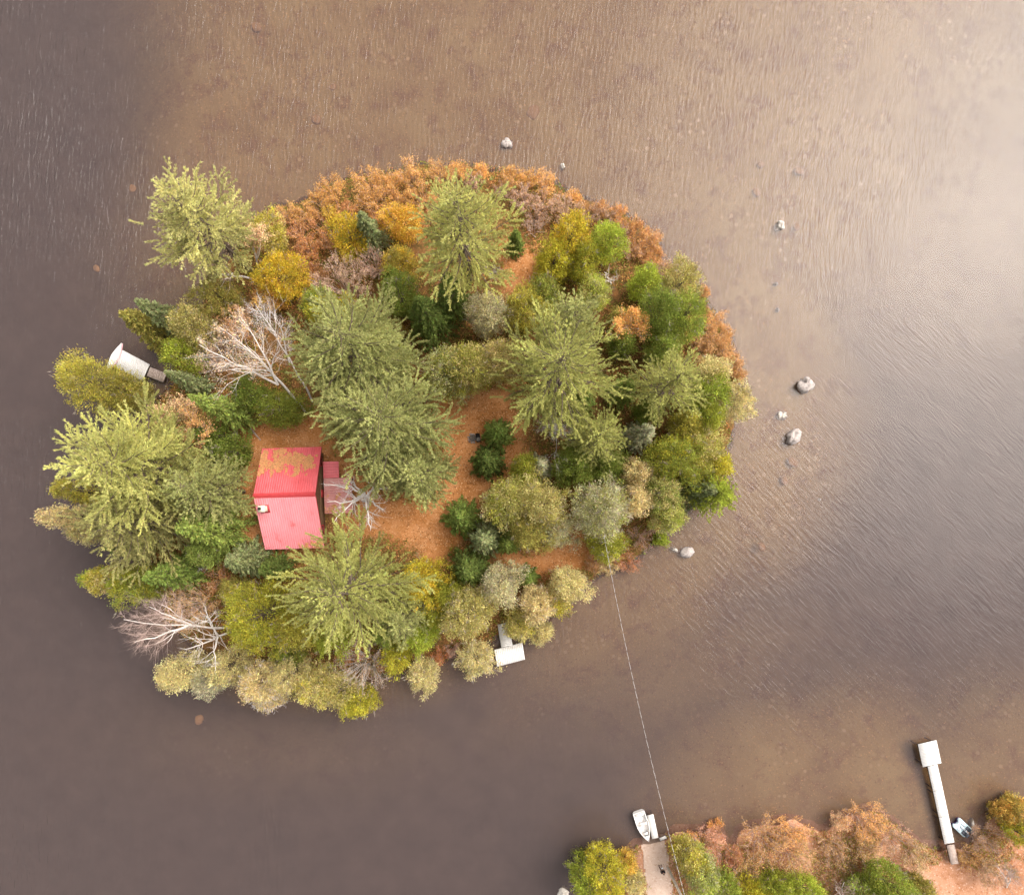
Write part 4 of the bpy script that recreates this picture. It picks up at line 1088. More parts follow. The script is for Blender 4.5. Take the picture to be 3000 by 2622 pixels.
M['roofN'] = roof_mat('red_roof_paint', [(.28, (.52, .060, .068)), (.5, (.60, .095, .108)), (.75, (.66, .135, .15))])
M['roofS'] = roof_mat('pinkish_red_roof_paint', [(.25, (.56, .075, .085)), (.38, (.70, .22, .245)), (.75, (.76, .27, .30))])  # south slope: lighter, pinker base colour than the north slope, with deeper red patches
M['roofP'] = roof_mat('worn_pink_roof_paint', [(.3, (.44, .14, .135)), (.5, (.54, .23, .21)), (.75, (.60, .29, .26))], .55)
M['wall'] = mottled('brown_log_wall', (.10, .055, .03), (.20, .11, .06), 4, .8, .02)
M['glass'] = mottled('window_glass', (.02, .025, .03), (.04, .045, .05), 1, .08)
M['concrete'] = mottled('chimney_block', (.50, .44, .35), (.70, .64, .52), 4, .9, .01)
M['trim'] = mottled('red_trim', (.36, .03, .035), (.45, .05, .055), 3, .5)

RZ = R_(1.6)
cab = empty('cabin', (-24.35, 1.75, .55), RZ)
tag(cab, 'red metal-roofed cabin with a block chimney beside the big blue-green pine', 'cabin')
ZG = .55
EZ, RI = 3.0 - ZG, 6.0 - ZG                    # eaves and ridge above the cabin base
XW, XE = -3.42, 3.42
YN, YR, YS = 5.95, .40, -5.70
w = MB()
w.box((-3.0, .1, EZ / 2 - .25), (.16, 10.6, EZ + .5)); w.box((3.0, .1, EZ / 2 - .25), (.16, 10.6, EZ + .5))
w.box((0, 5.36, EZ / 2 - .25), (6.16, .16, EZ + .5)); w.box((0, -5.16, EZ / 2 - .25), (6.16, .16, EZ + .5))
for x in (-3.0, 3.0):
    w.prism([(0, 0), (1, 0), (1, 1)], 0, .001)  # replaced below
w = MB()
w.box((-3.0, .1, EZ / 2 - .25), (.16, 10.6, EZ + .5)); w.box((3.0, .1, EZ / 2 - .25), (.16, 10.6, EZ + .5))
w.box((0, 5.36, EZ / 2 - .25), (5.84, .16, EZ + .5)); w.box((0, -5.16, EZ / 2 - .25), (5.84, .16, EZ + .5))
for x in (-3.0, 3.0):                            # gable triangles
    v = [(x - .08, -5.2, EZ), (x - .08, 5.4, EZ), (x - .08, YR, RI - .18), (x + .08, -5.2, EZ), (x + .08, 5.4, EZ), (x + .08, YR, RI - .18)]
    w.tris(v, [(0, 2, 1), (3, 4, 5)]); w.quads(v, [(0, 3, 5, 2), (1, 2, 5, 4)])
w.build('wall', M['wall'], cab)


def ribbed(x0, x1, y0, z0, y1, z1, rib=.25, th=.05):
    """corrugated sheet running from (y0,z0) to (y1,z1)"""
    xs = []; hs = []
    k = int(round((x1 - x0) / rib)); rib = (x1 - x0) / k
    for i in range(k):
        b = x0 + i * rib
        xs += [b, b + rib * .12, b + rib * .24, b + rib * .36]; hs += [0, .032, .032, 0]
    xs.append(x1); hs.append(0)
    n = len(xs); up = np.array((0, -(z1 - z0), y1 - y0)); up = up / np.linalg.norm(up); up *= np.sign(up[2])
    rows = []
    for u in np.linspace(0, 1, 5):
        base = np.array((0, y0 + (y1 - y0) * u, z0 + (z1 - z0) * u))
        rows.append(np.array([(x, 0, 0) + base + up * h for x, h in zip(xs, hs)]))
    top = np.array(rows)
    mb = MB(); m = 5
    v = top.reshape(-1, 3); bot = v - up * th
    q = [(i * n + j, i * n + j + 1, (i + 1) * n + j + 1, (i + 1) * n + j) for i in range(m - 1) for j in range(n - 1)]
    flip = (y1 - y0) < 0
    if flip: q = [t[::-1] for t in q]
    mb.quads(v, q); mb.quads(bot, [t[::-1] for t in q])
    bd = [(0, j, j + 1) for j in range(n - 1)]
    V = np.r_[v, bot]; K = len(v); e = []
    for j in range(n - 1):
        e += [(j, j + 1, K + j + 1, K + j), ((m - 1) * n + j, (m - 1) * n + j + 1, K + (m - 1) * n + j + 1, K + (m - 1) * n + j)]
    for i in range(m - 1):
        e += [(i * n, (i + 1) * n, K + (i + 1) * n, K + i * n), (i * n + n - 1, (i + 1) * n + n - 1, K + (i + 1) * n + n - 1, K + i * n + n - 1)]
    mb.quads(V, e)
    return mb


rn = ribbed(XW, XE, YN, EZ, YR, RI).build('roof_slope', M['roofN'], cab); rn['label'] = 'deep red roof slope strewn with leaves'
rs = ribbed(XW, XE, YS, EZ, YR, RI).build('roof_slope', M['roofS'], cab); rs['label'] = 'lighter pinkish red roof slope'
rc = MB()
for s_ in (1, -1):
    dy, dz = s_ * .26, -.13
    rc.quads([(XW - .02, YR, RI + .075), (XE + .02, YR, RI + .075), (XE + .02, YR + dy, RI + .06 + dz), (XW - .02, YR + dy, RI + .06 + dz)], [(0, 1, 2, 3) if s_ < 0 else (3, 2, 1, 0)])
rc.build('ridge_cap', M['trim'], cab)
fb = MB()
for x in (XW + .02, XE - .02):
    for ya in (YN, YS):
        L = math.hypot(ya - YR, RI - EZ); an = math.atan2(RI - EZ, YR - ya)
        t = np.array([[1, 0, 0], [0, math.cos(an), -math.sin(an)], [0, math.sin(an), math.cos(an)]])
        fb.box((x, (ya + YR) / 2, (EZ + RI) / 2 - .18), (.04, L - .1, .16), tilt=t)
fb.build('bargeboard', M['trim'], cab)
# chimney stands through the south slope
ch = MB(); cz = EZ + (RI - EZ) * ((-1.05 - YS) / (YR - YS))
ch.box((-2.45, -1.05, cz + .15), (.66, .60, 1.3)); ch.box((-2.45, -1.05, cz + .95), (.80, .74, .12))
cho = ch.build('chimney', M['concrete'], cab)
fl = MB(); an = np.linspace(0, 2 * math.pi, 13)[:-1]
fl.tube([(-2.62, -1.05, cz + 1.0), (-2.62, -1.05, cz + 1.22)], .15, 12, cap=False); fl.tube([(-2.62, -1.05, cz + 1.20), (-2.62, -1.05, cz + 1.0)], .12, 12)
fl.build('flue', M['black'], cho)
fs = MB(); fs.box((-2.45, -1.05, cz + .03), (1.05, .98, .05), tilt=np.array([[1, 0, 0], [0, math.cos(.458), -math.sin(.458)], [0, math.sin(.458), math.cos(.458)]]))
fs.build('flashing', M['trim'], cab)
# windows and door
for x, y, rot in ((-3.1, 2.6, 0), (-3.1, -2.4, 0), (3.1, 4.3, 0), (3.1, -3.6, 0)):
    sx = 1 if x > 0 else -1
    f = MB(); f.box((x, y, 1.35), (.08, 1.1, .10)); f.box((x, y, 2.15), (.08, 1.1, .10)); f.box((x, y - .5, 1.75), (.08, .1, .7)); f.box((x, y + .5, 1.75), (.08, .1, .7))
    fo = f.build('window', M['trim'], cab)
    g = MB(); g.box((x - .03 * sx * 0, y, 1.75), (.03, .9, .7)); g.build('pane', M['glass'], fo)
d = MB(); d.box((3.11, .6, 1.0), (.07, .92, 2.0)); dd = d.build('door', M['trim'], cab)
k = MB(); k.tube([(3.15, .98, 1.0), (3.24, .98, 1.0)], .03, 8); k.build('handle', M['black'], dd)
# porch roof on the east side: a red upper sheet and a worn pink lower sheet
PX0, PX1 = 3.50, 6.65


def slab(x0, x1, y0, y1, za, zb):
    mb = ribbed(y0, y1, x0, za, x1, zb, .3, .04)
    v = [np.c_[a[:, 1], a[:, 0], a[:, 2]] for a in mb.v]; mb.v = v
    mb.q = [q[:, ::-1] for q in mb.q]
    return mb


pr = slab(PX0, 5.25, 2.35, 4.25, 2.32, 2.12).build('porch_roof', M['roofN'], cab); pr['label'] = 'bright red narrow porch roof sheet'
pp = slab(PX0, PX1, -1.75, 2.34, 2.22, 1.86).build('porch_roof', M['roofP'], cab); pp['label'] = 'worn pinkish porch roof sheet under the dead tree'
for y in (-1.6, .4, 2.2):
    p_ = MB(); p_.box((PX1 - .15, y, .82), (.12, .12, 1.98)); p_.build('porch_post', M['darkwood'], cab)
p_ = MB(); p_.box((5.0, .3, .04), (3.0, 4.0, .12)); p_.build('porch_floor', M['greywood'], cab)


# leaves lying on the roofs (uncountable)
def roof_leaves(name, label, x0, x1, y0, y1, zf, mask, n, seed):
    rng = np.random.default_rng(seed)
    x = rng.uniform(x0, x1, n); y = rng.uniform(y0, y1, n)
    nz = np.array([mnoise.fractal(Vector((a * 1.5, b * .95, seed)), .7, 2.0, 6) for a, b in zip(x, y)])
    k = mask(x, y, nz); x, y = x[k], y[k]
    c = np.c_[x, y, zf(x, y) + rng.uniform(.015, .05, len(x))]
    d = rng.normal(size=c.shape) * (1, 1, .12)
    mb = MB()
    m = len(c); w_ = np.cross(d, (0, 0, 1.0)); d /= np.linalg.norm(d, axis=1)[:, None]; w_ /= np.linalg.norm(w_, axis=1)[:, None] + 1e-9
    L = rng.uniform(.10, .20, m)[:, None]
    v = np.stack([c - d * L * .5, c + w_ * L * .35, c + d * L * .5, c - w_ * L * .35], 1).reshape(-1, 3)
    mb.quads(v, np.arange(4 * m).reshape(-1, 4), hsvj((.62, .32, .145), m, rng, .16, .06))
    o = mb.build(name, M['dryleaf'], None, tint=True)
    o.location = cab.location; o.rotation_euler = cab.rotation_euler
    tag(o, label, 'leaves', None, 'stuff')


sl = (RI - EZ) / (YN - YR)
roof_leaves('fallen_leaves', 'drift of tan fallen leaves on the north slope of the red roof', XW + .05, XE - .3, YR, YN - .05, lambda x, y: RI + .05 - (y - YR) * sl,
            lambda x, y, n: (1.25 * n + .95 * np.exp(-((y - 4.3) / .95) ** 2) + .25 * (y > 3) - .9 * (y < 2.5) - .5 * (x > 2.4) + .5 * ((x < -2.7) & (y > 2) & (y < 3.6)) - .45 * ((x > 1.2) & (y > 5.0))) > .56, 13000, 3)
roof_leaves('fallen_leaves', 'few tan leaves at the lower right corner of the lighter pinkish roof slope', .6, XE - .1, YS + .02, YS + 1.6, lambda x, y: EZ + .06 + (y - YS) * sl * .91,
            lambda x, y, n: (n + .7 - .75 * (y - YS)) > .3, 1500, 4)
roof_leaves('fallen_leaves', 'scattered brown leaves on the low pink porch roof', PX0 + .05, PX1 - .1, -1.7, 1.2, lambda x, y: 2.27 - (x - PX0) * .115,
            lambda x, y, n: (n + .25 - .28 * (y + 1.2)) > .22, 1300, 8)


# ------------------------------------------------------------------ docks and boats
def plank_deck(mb, c0, c1, c2, z, n, gap=.008, th=.06):
    """planks across a quad: c0->c1 is the plank direction, c0->c2 the run"""
    c0, c1, c2 = (np.asarray(a[:2], float) for a in (c0, c1, c2))
    run = c2 - c0; L = np.linalg.norm(run); r = run / L; w_ = c1 - c0; Wd = np.linalg.norm(w_)
    ang = math.atan2(w_[1], w_[0]); rng = np.random.default_rng(n)
    for i in range(n):
        c = c0 + w_ / 2 + run * ((i + .5) / n)
        mb.box((c[0], c[1], z + rng.normal() * .004), (Wd * (1 + rng.normal() * .004), L / n - gap, th), ang)


def posts(root, pts, z0, z1, rad=.07):
    for x, y in pts:
        m = MB(); m.tube([(x, y, z0), (x, y, z1)], rad, 8); m.build('post', M['darkwood'], root)


def frame(c0, c1, c2, z):
    c0, c1, c2 = (np.asarray(a[:2], float) for a in (c0, c1, c2)); c3 = c1 + c2 - c0
    mb = MB()
    for a, b in ((c0, c1), (c1, c3), (c3, c2), (c2, c0)):
        m_ = (a + b) / 2; e = b - a; inset = ((c0 + c3) / 2 - m_); inset = inset / np.linalg.norm(inset) * .07
        mb.box((m_[0] + inset[0], m_[1] + inset[1], z), (np.linalg.norm(e) - .2, .06, .22), math.atan2(e[1], e[0]))
    return mb


def dock(label, decks, name='dock'):
    """decks: (part name, c0, c1, c2, z, planks, material, post list)"""
    o = W(*decks[0][1], 0); root = empty(name, (o[0], o[1], 0)); tag(root, label, 'dock')
    for nm, a, b, c, z, n, mat, ps in decks:
        P = [W(*q, z)[:2] - o[:2] for q in (a, b, c)]
        mb = MB(); plank_deck(mb, *P, z, n); mb.build(nm, M[mat], root)
        fr = frame(*P, z - .145); fr.build('dock_frame', M['darkwood'], root)
        c3 = P[1] + P[2] - P[0]; mid = (P[1] + P[2]) / 2
        posts(root, [mid + (q - mid) * .80 for q in (P[0], P[1], P[2], c3)] if ps else [], -1.2, z - .035)
    return root


dock('white plank dock with a short grey ramp on the west shore', [
    ('deck', (245, 701), (230, 734), (300, 730), .62, 16, 'deck', 1), ('ramp', (300.5, 735), (293.5, 753), (334, 748), .66, 8, 'greywood', 0)])
dock('small white square dock with a narrow gangway on the south shore', [
    ('deck', (989.5, 1300.7), (995, 1334.5), (1045.5, 1286), .60, 16, 'deck', 1), ('gangway', (1003.5, 1296), (1026, 1291), (996, 1250), .66, 12, 'deck', 0)])
dock('long white dock with a square end platform on the mainland', [
    ('platform', (1837.5, 1489.6), (1874.5, 1481.4), (1847.3, 1535.3), .66, 16, 'deck', 1),
    ('walkway', (1857, 1534.4), (1876.5, 1530.2), (1868, 1583.5), .68, 16, 'deck', 1), ('walkway', (1868.2, 1584.2), (1887.5, 1580), (1879.5, 1635.8), .68, 16, 'deck', 1),
    ('walkway', (1879.7, 1636.5), (1899, 1632.5), (1891, 1689.5), .68, 16, 'deck', 1)])
dock('narrow white dock finger beside the moored rowboat', [
    ('deck', (1295.5, 1632), (1308, 1629.4), (1305.5, 1679), .60, 22, 'deck', 1)])
bw = dock('short grey boardwalk leading from the long dock onto land', [('planks', (1895, 1692), (1910, 1690), (1904, 1730), 1.02, 14, 'greywood', 0)], name='boardwalk')
bw['category'] = 'boardwalk'
# plank lying at the landing
a, b = W(1321, 1680, .6), W(1334, 1676, .75); pl = MB(); m_ = (a + b) / 2
pl.box((0, 0, 0), (np.linalg.norm(b - a), .32, .08), math.atan2(b[1] - a[1], b[0] - a[0]), tilt=np.array([[1, 0, -.02], [0, 1, 0], [.02, 0, 1]]))
o = pl.build('plank', M['deck']); o.location = (m_[0], m_[1], .62); tag(o, 'loose pale plank lying at the head of the gravel landing', 'plank')
# guard sticks: thin pole leaning by the water
a, b = W(1182, 1722, .05), W(1198, 1745, .6)
st = MB(); st.tube([a * 0, (b - a) * (.5, .5, .6), b - a], (.05, .045, .02), 5); o = st.build('fallen_branch', M['deadwood']); o.location = a
tag(o, 'thin pale branch lying in the dark water left of the gravel path', 'branch')
a, b = W(501, 857, .95), W(523, 882, 1.0)
st = MB(); st.tube([(0, 0, .1), (b - a) * .5 + (0, 0, .06), b - a + (0, 0, .1)], (.16, .14, .11), 8); o = st.build('log', M['greywood']); o.location = a
tag(o, 'grey fallen log on the orange needles north-west of the cabin', 'log')


def loft(secs, closed=True):
    """sections: list of equal-length point loops"""
    v = np.array(secs); m, n = v.shape[:2]
    i = np.arange(m - 1)[:, None]; j = np.arange(n if closed else n - 1)[None]; j2 = (j + 1) % n
    q = np.stack([i * n + j, i * n + j2, (i + 1) * n + j2, (i + 1) * n + j], -1).reshape(-1, 4)
    return v.reshape(-1, 3), q


# overturned canoe lying across the outer end of the west dock
a, b = W(243, 688, .85), W(213, 743, .85); mid = (a + b) / 2; L = np.linalg.norm((b - a)[:2])
can = empty('canoe', (mid[0] + .05, mid[1] + .03, .70), math.atan2(b[1] - a[1], b[0] - a[0])); tag(can, 'white overturned canoe with a pinkish gunwale across the west dock end', 'canoe')
secs = []; rim = []
for t in np.linspace(-1, 1, 17):
    hw = .46 * (1 - abs(t) ** 1.7) + .012; ht = .34 - .05 * t * t; sh = .10 * t * t
    sec = [(t * L / 2, hw * math.cos(q), ht * math.sin(q) ** .75 - sh * 0) for q in np.linspace(0, math.pi, 11)]
    secs.append(sec); rim.append((t * L / 2, hw))
v, q = loft(secs, False); mb = MB(); mb.quads(v, q); mb.build('hull', M['white'], can, smooth=True)
M['pinkrim'] = mottled('pink_trim', (.62, .30, .36), (.72, .42, .46), 3, .6)
for sg in (1, -1):
    g = MB(); g.tube([(x, sg * (y + .015), .02) for x, y in rim], .035, 6); g.build('gunwale', M['pinkrim'], can)

# rowboat, stern to the lake, bow on the landing
a, b = (W(1277.5, 1624, .35) + 0), W(1297, 1681, .45); mid = (a + b) / 2; L = np.linalg.norm((b - a)[:2])
rb = empty('rowboat', (mid[0], mid[1], .14), math.atan2(b[1] - a[1], b[0] - a[0])); tag(rb, 'white open rowboat with three benches moored at the landing', 'rowboat')
outer, inner = [], []
for t in np.linspace(0, 1, 15):
    x = -L / 2 + t * L; hw = .74 * (1 if t < .35 else (1 - ((t - .35) / .65) ** 2.1)) * (.94 + .06 * min(1, t / .35)) + .012
    sheer = .50 + .22 * t ** 2; keel = -.10 + .40 * max(0, t - .75) ** 1.2 * 2
    outer.append([(x, hw, sheer), (x, hw * .97, sheer * .5 + keel * .5), (x, hw * .72, keel), (x, 0, keel - .03), (x, -hw * .72, keel), (x, -hw * .97, sheer * .5 + keel * .5), (x, -hw, sheer)])
    k = max(0, 1 - .07 / max(hw, .02))
    inner.append([(x, hw * k, sheer), (x, hw * .93 * k, sheer * .5 + keel * .5), (x, hw * .70 * k, keel + .06), (x, 0, keel + .05), (x, -hw * .70 * k, keel + .06), (x, -hw * .93 * k, sheer * .5 + keel * .5), (x, -hw * k, sheer)])
mb = MB(); v, q = loft(outer, False); mb.quads(v, q); v, q = loft(inner, False); mb.quads(v, q[:, ::-1])
for s_ in (0, 6):
    rv = np.array([[o_[s_], i_[s_]] for o_, i_ in zip(outer, inner)]); vv, qq = loft(rv, False); mb.quads(vv, qq)
st_ = np.array(outer[0]); mb.tris(st_, [(0, i, i + 1) for i in range(1, 6)]); st2 = st_ + (.06, 0, 0); mb.tris(st2, [(0, i + 1, i) for i in range(1, 6)]); mb.quads([st_[0], st_[6], st2[6], st2[0]], [(0, 1, 2, 3)])
mb.build('hull', M['white'], rb)
for t, hw in ((.10, .58), (.42, .60), (.76, .34)):
    m = MB(); m.box((-L / 2 + t * L, 0, .36 + .12 * t), (.30, hw * 2, .05)); m.build('bench', M['deck'], rb)
fd = MB(); fd.prism([(L * .32, -.26), (L * .455, -.05), (L * .455, .05), (L * .32, .26)], .60, .64); fd.build('bow_deck', M['white'], rb)
for sg in (1, -1):
    m = MB(); m.tube([(-L * .28, sg * .25, .44), (L * .22, sg * .36, .52)], .025, 6); m.box((L * .27, sg * .375, .53), (.38, .12, .02)); m.build('oar', M['greywood'], rb)

# pedal boat
pc = W(1925.5, 1656, .3)
pb = empty('pedal_boat', (pc[0], pc[1], 0), math.atan2(-90, 95)); tag(pb, 'pale blue two-seat pedal boat with dark seats beside the long dock', 'pedal boat')
M['aqua'] = mottled('pale_blue_plastic', (.44, .58, .62), (.52, .64, .68), 3, .4)
M['aquad'] = mottled('white_blue_plastic', (.60, .64, .70), (.66, .70, .74), 3, .4)
M['navy'] = mottled('navy_hull', (.05, .03, .14), (.09, .05, .20), 3, .4)
M['seat'] = mottled('dark_grey_seat', (.045, .05, .065), (.10, .11, .13), 6, .7)


def rrect(hx, hy, r, n=5, notch=0.0):
    p = []
    for cx, cy, a0 in ((hx - r, hy - r, 0), (-hx + r, hy - r, 90), (-hx + r, -hy + r, 180), (hx - r, -hy + r, 270)):
        p += [(cx + r * math.cos(R_(a0 + 90 * i / n)), cy + r * math.sin(R_(a0 + 90 * i / n))) for i in range(n + 1)]
        if notch and a0 == 90:
            p += [(-hx + .02, .34), (-hx + notch, .22), (-hx + notch, -.22), (-hx + .02, -.34)]
    return np.array(p)


def stack(levels, cap_bottom=False):
    mb = MB(); v, q = loft([np.c_[p, np.full(len(p), z)] for p, z in levels]); mb.quads(v, q)
    n = len(levels[0][0]); top = np.c_[levels[-1][0], np.full(n, levels[-1][1])]; c = top.mean(0)
    mb.tris(np.r_[top, [c]], [(i, (i + 1) % n, n) for i in range(n)])
    return mb


o_ = rrect(1.02, .68, .22, notch=.22)
stack([(o_ * .93, -.12), (o_, .10), (o_, .22)]).build('hull', M['navy'], pb)
stack([(o_ * 1.02, .22), (o_ * 1.02, .34), (o_ * .95, .40)]).build('deck', M['aqua'], pb)
for sg in (1, -1):
    s1 = MB(); s1.box((.48, sg * .34, .46), (.44, .44, .10)); s1.box((.74, sg * .34, .66), (.10, .44, .44), tilt=np.array([[.97, 0, .24], [0, 1, 0], [-.24, 0, .97]])); s1.build('seat', M['seat'], pb)
    s2 = MB(); s2.box((-.22, sg * .38, .43), (.46, .30, .08)); s2.build('footwell', M['aquad'], pb)
c_ = MB(); c_.box((.42, 0, .50), (.70, .16, .20)); c_.box((-.10, 0, .48), (.42, .24, .18)); c_.build('console', M['aquad'], pb)
t_ = MB(); t_.tube([(.15, 0, .55), (.12, 0, .80)], .025, 6); t_.tube([(.12, -.12, .80), (.12, .12, .80)], .025, 6); t_.build('steering_handle', M['black'], pb)
c_ = MB(); c_.tube([(-.75, y, .40 + .03 * math.cos(y * 8)) for y in np.linspace(-.45, .45, 9)], .03, 6); c_.build('bow_rail', M['aquad'], pb)


# ------------------------------------------------------------------ rocks
def rock(px, py, rx, ry, rz, top, label, mat='rock', seed=0, name='boulder', under=.0, group=None, rough=.38):
    rng = np.random.default_rng(seed + 900)
    c = W(px, py, max(top, 0) * .5)
    n1, n2 = 22, 13
    mb = MB(); v = []
    a_ = rx * S * .9; b_ = ry * S * .9; h_ = top + .45
    for i in range(n2):
        th = math.pi * i / (n2 - 1)
        for j in range(n1):
            ph = 2 * math.pi * j / n1
            d = Vector((math.sin(th) * math.cos(ph), math.sin(th) * math.sin(ph), math.cos(th)))
            k = 1 + rough * mnoise.fractal(d * 1.3 + Vector((seed * 3.1, 0, 0)), 1, 2, 3) + (.24 if rough > .2 else .08) * mnoise.cell(d * 2.2 + Vector((seed, 1, 2))) - .05
            v.append((d.x * a_ * k, d.y * b_ * k, d.z * h_ * .55 * k + top - h_ * .55))
    q = [(i * n1 + j, (i + 1) * n1 + j, (i + 1) * n1 + (j + 1) % n1, i * n1 + (j + 1) % n1) for i in range(n2 - 1) for j in range(n1)]
    mb.quads(v, q)
    o = mb.build(name, M[mat]); o.location = (c[0], c[1], 0); o.rotation_euler = (0, 0, rz); tag(o, label, 'rock', group)
    return o


M['wetstone'] = mottled('wet_stone', (.30, .16, .08), (.42, .25, .13), 2, .6)
rock(1615, 770, 19, 16, .4, .75, 'largest grey-pink boulder in the shallows off the east shore', seed=1)
rock(1590, 875, 20, 14, .8, .70, 'pointed pinkish boulder with a pale foot, south of the largest one', seed=2)
rock(1567, 831, 12, 9, 0, .14, 'pale half-sunken stone between the two big eastern boulders', 'paleRock', 3)
rock(1377, 1106, 17, 13, .3, .42, 'flat heart-shaped grey boulder off the south-east shore', seed=4, rough=.18)
rock(1352, 1101, 8, 4, -.5, .14, 'small pale sliver of stone left of the heart-shaped boulder', 'paleRock', 5)
rock(1564, 450, 10, 11, 0, .35, 'white rock standing alone in the north-east water', 'paleRock', 6)
rock(1015, 286, 12, 11, .5, .35, 'grey rock breaking the water north of the island', seed=7)
rock(1127, 331, 5, 7, .2, .18, 'little white stone close to the north shore', 'paleRock', 8)
rock(1128, 1788, 12, 11, 0, .45, 'whitish boulder in the water at the bottom edge', 'paleRock', 9)
rock(1642, 1000, 3, 3, 0, .05, 'tiny stone tip south of the eastern boulders', 'paleRock', 10)
rock(1555, 568, 5, 4, 0, .06, 'small dark stone tip in the water near the north-east point', seed=11)
rock(1558, 620, 4, 5, 0, .05, 'small dark stone tip below the other near the north-east point', seed=12)
rock(1948, 1650, 4, 11, -.15, .16, 'long pale stone at the shore right of the pedal boat', 'paleRock', 13)
for i, (x, y, a_, b_, t_, lab) in enumerate([
        (631, 237, 11, 11, -.10, 'round brown sunken stone in the shallows north-west of the grey rock'),
        (511, 51, 11, 13, -.14, 'olive sunken stone near the top edge'),
        (1597, 453, 9, 7, -.06, 'tan sunken stone right beside the lone white rock'),
        (1516, 383, 11, 8, -.10, 'tan sunken stone up-left of the lone white rock'),
        (1602, 341, 13, 8, -.14, 'mauve sunken stone above the lone white rock'),
        (1527, 1095, 8, 11, -.06, 'grey-brown sunken stone right of the heart-shaped boulder'),
        (396, 1442, 12, 10, -.10, 'orange sunken stone off the south-west tip'),
        (1572, 962, 11, 8, -.10, 'tan sunken stone south of the pointed boulder'),
        (1590, 925, 14, 9, -.16, 'dull sunken stone just below the pointed boulder'),
        (1525, 328, 9, 7, -.12, 'faint tan sunken stone higher up in the north-east shallows'),
        (665, 172, 9, 7, -.16, 'faint sunken stone above the round brown one'),
        (1068, 222, 16, 14, -.18, 'broad pinkish sunken stone north of the island'),
        (190, 536, 9, 7, -.14, 'tan sunken stone left of the pale north-west pine'),
        (262, 375, 8, 9, -.14, 'brown sunken stone up-left of the pale north-west pine')]):
    rock(x, y, a_, b_, i * .7, t_, lab, 'wetstone', 20 + i, name='sunken_stone', rough=.15)

# ------------------------------------------------------------------ fire pit and chair on the clearing
fp = W(948, 878, 1.0); g_ = gz(fp[0], fp[1])
pit = empty('fire_pit', (fp[0] - .12, fp[1], g_)); tag(pit, 'ring of grey stones forming a fire pit on the orange clearing', 'fire pit')
rng = np.random.default_rng(77)
for k in range(11):
    an_ = k * 6.283 / 11 + rng.normal() * .08; r_ = .50 + rng.normal() * .03
    mb = MB(); v = []
    sx, sy, sz = rng.uniform(.11, .17), rng.uniform(.09, .13), rng.uniform(.09, .14)
    for i in range(7):
        th = math.pi * i / 6
        for j in range(9):
            ph = 6.283 * j / 9; kk = 1 + rng.normal() * .07
            v.append((r_ * math.cos(an_) + sx * math.sin(th) * math.cos(ph) * kk, r_ * math.sin(an_) + sy * math.sin(th) * math.sin(ph) * kk, .05 + sz * math.cos(th) * kk))
    mb.quads(v, [(i * 9 + j, (i + 1) * 9 + j, (i + 1) * 9 + (j + 1) % 9, i * 9 + (j + 1) % 9) for i in range(6) for j in range(9)])
    mb.build('stone', M['rock'], pit)
ash = MB(); ash.prism([(.42 * math.cos(t), .42 * math.sin(t)) for t in np.linspace(0, 6.283, 15)[:-1]], .0, .035); ash.build('ash_bed', mottled('ash', (.05, .045, .04), (.16, .13, .11), 9, .95), pit)
gr = W(956.5, 877, 1.3)
grl = empty('grill', (gr[0] + .05, gr[1], g_), R_(8)); tag(grl, 'black steel grill standing against the right side of the fire pit', 'grill')
m = MB()
for x_, y_, sx_, sy_ in ((-.22, 0, .05, 1.0), (.22, 0, .05, 1.0), (0, .48, .49, .05), (0, -.48, .49, .05)): m.box((x_, y_, .40), (sx_, sy_, .30))
m.box((0, 0, .26), (.44, .96, .03)); m.build('firebox', M['black'], grl)
m = MB()
for y_ in np.linspace(-.40, -.02, 7): m.tube([(-.2, y_, .54), (.2, y_, .54)], .012, 5)
m.build('grate', M['deadwood'], grl)
for x_ in (-.2, .2):
    for y_ in (-.44, .44):
        m = MB(); m.tube([(x_, y_, .25), (x_ * 1.1, y_ * 1.05, -.03)], .025, 6); m.build('leg', M['black'], grl)

# ------------------------------------------------------------------ power line
M['pole'] = mottled('grey_pole_wood', (.38, .33, .28), (.58, .53, .47), 4, .85)
M['wire'] = mottled('aluminium_wire', (.62, .58, .55), (.75, .72, .70), 4, .4)
M['wireblk'] = mottled('cable_insulation', (.10, .085, .08), (.16, .14, .13), 4, .6)


def pole(px, py, h, label, ztop=None):
    b = W(px, py, .9); z = gz(b[0], b[1]); root = empty('utility_pole', (b[0], b[1], z)); tag(root, label, 'utility pole')
    m = MB(); m.tube([(0, 0, -.4), (.02, .02, h * .5), (0, 0, h)], (.15, .13, .11), 10); m.build('shaft', M['pole'], root, smooth=True)
    m = MB(); m.tube([(-.02, -.18, h - .5), (-.02, .20, h - .5)], .03, 6); m.build('bracket', M['black'], root)
    m = MB(); m.tube([(0, -.2, h - .55), (0, -.2, h - .42), (0, -.2, h - .34)], (.05, .06, .03), 8); m.build('insulator', M['white'], root)
    return np.array((b[0], b[1], z + h - .38))


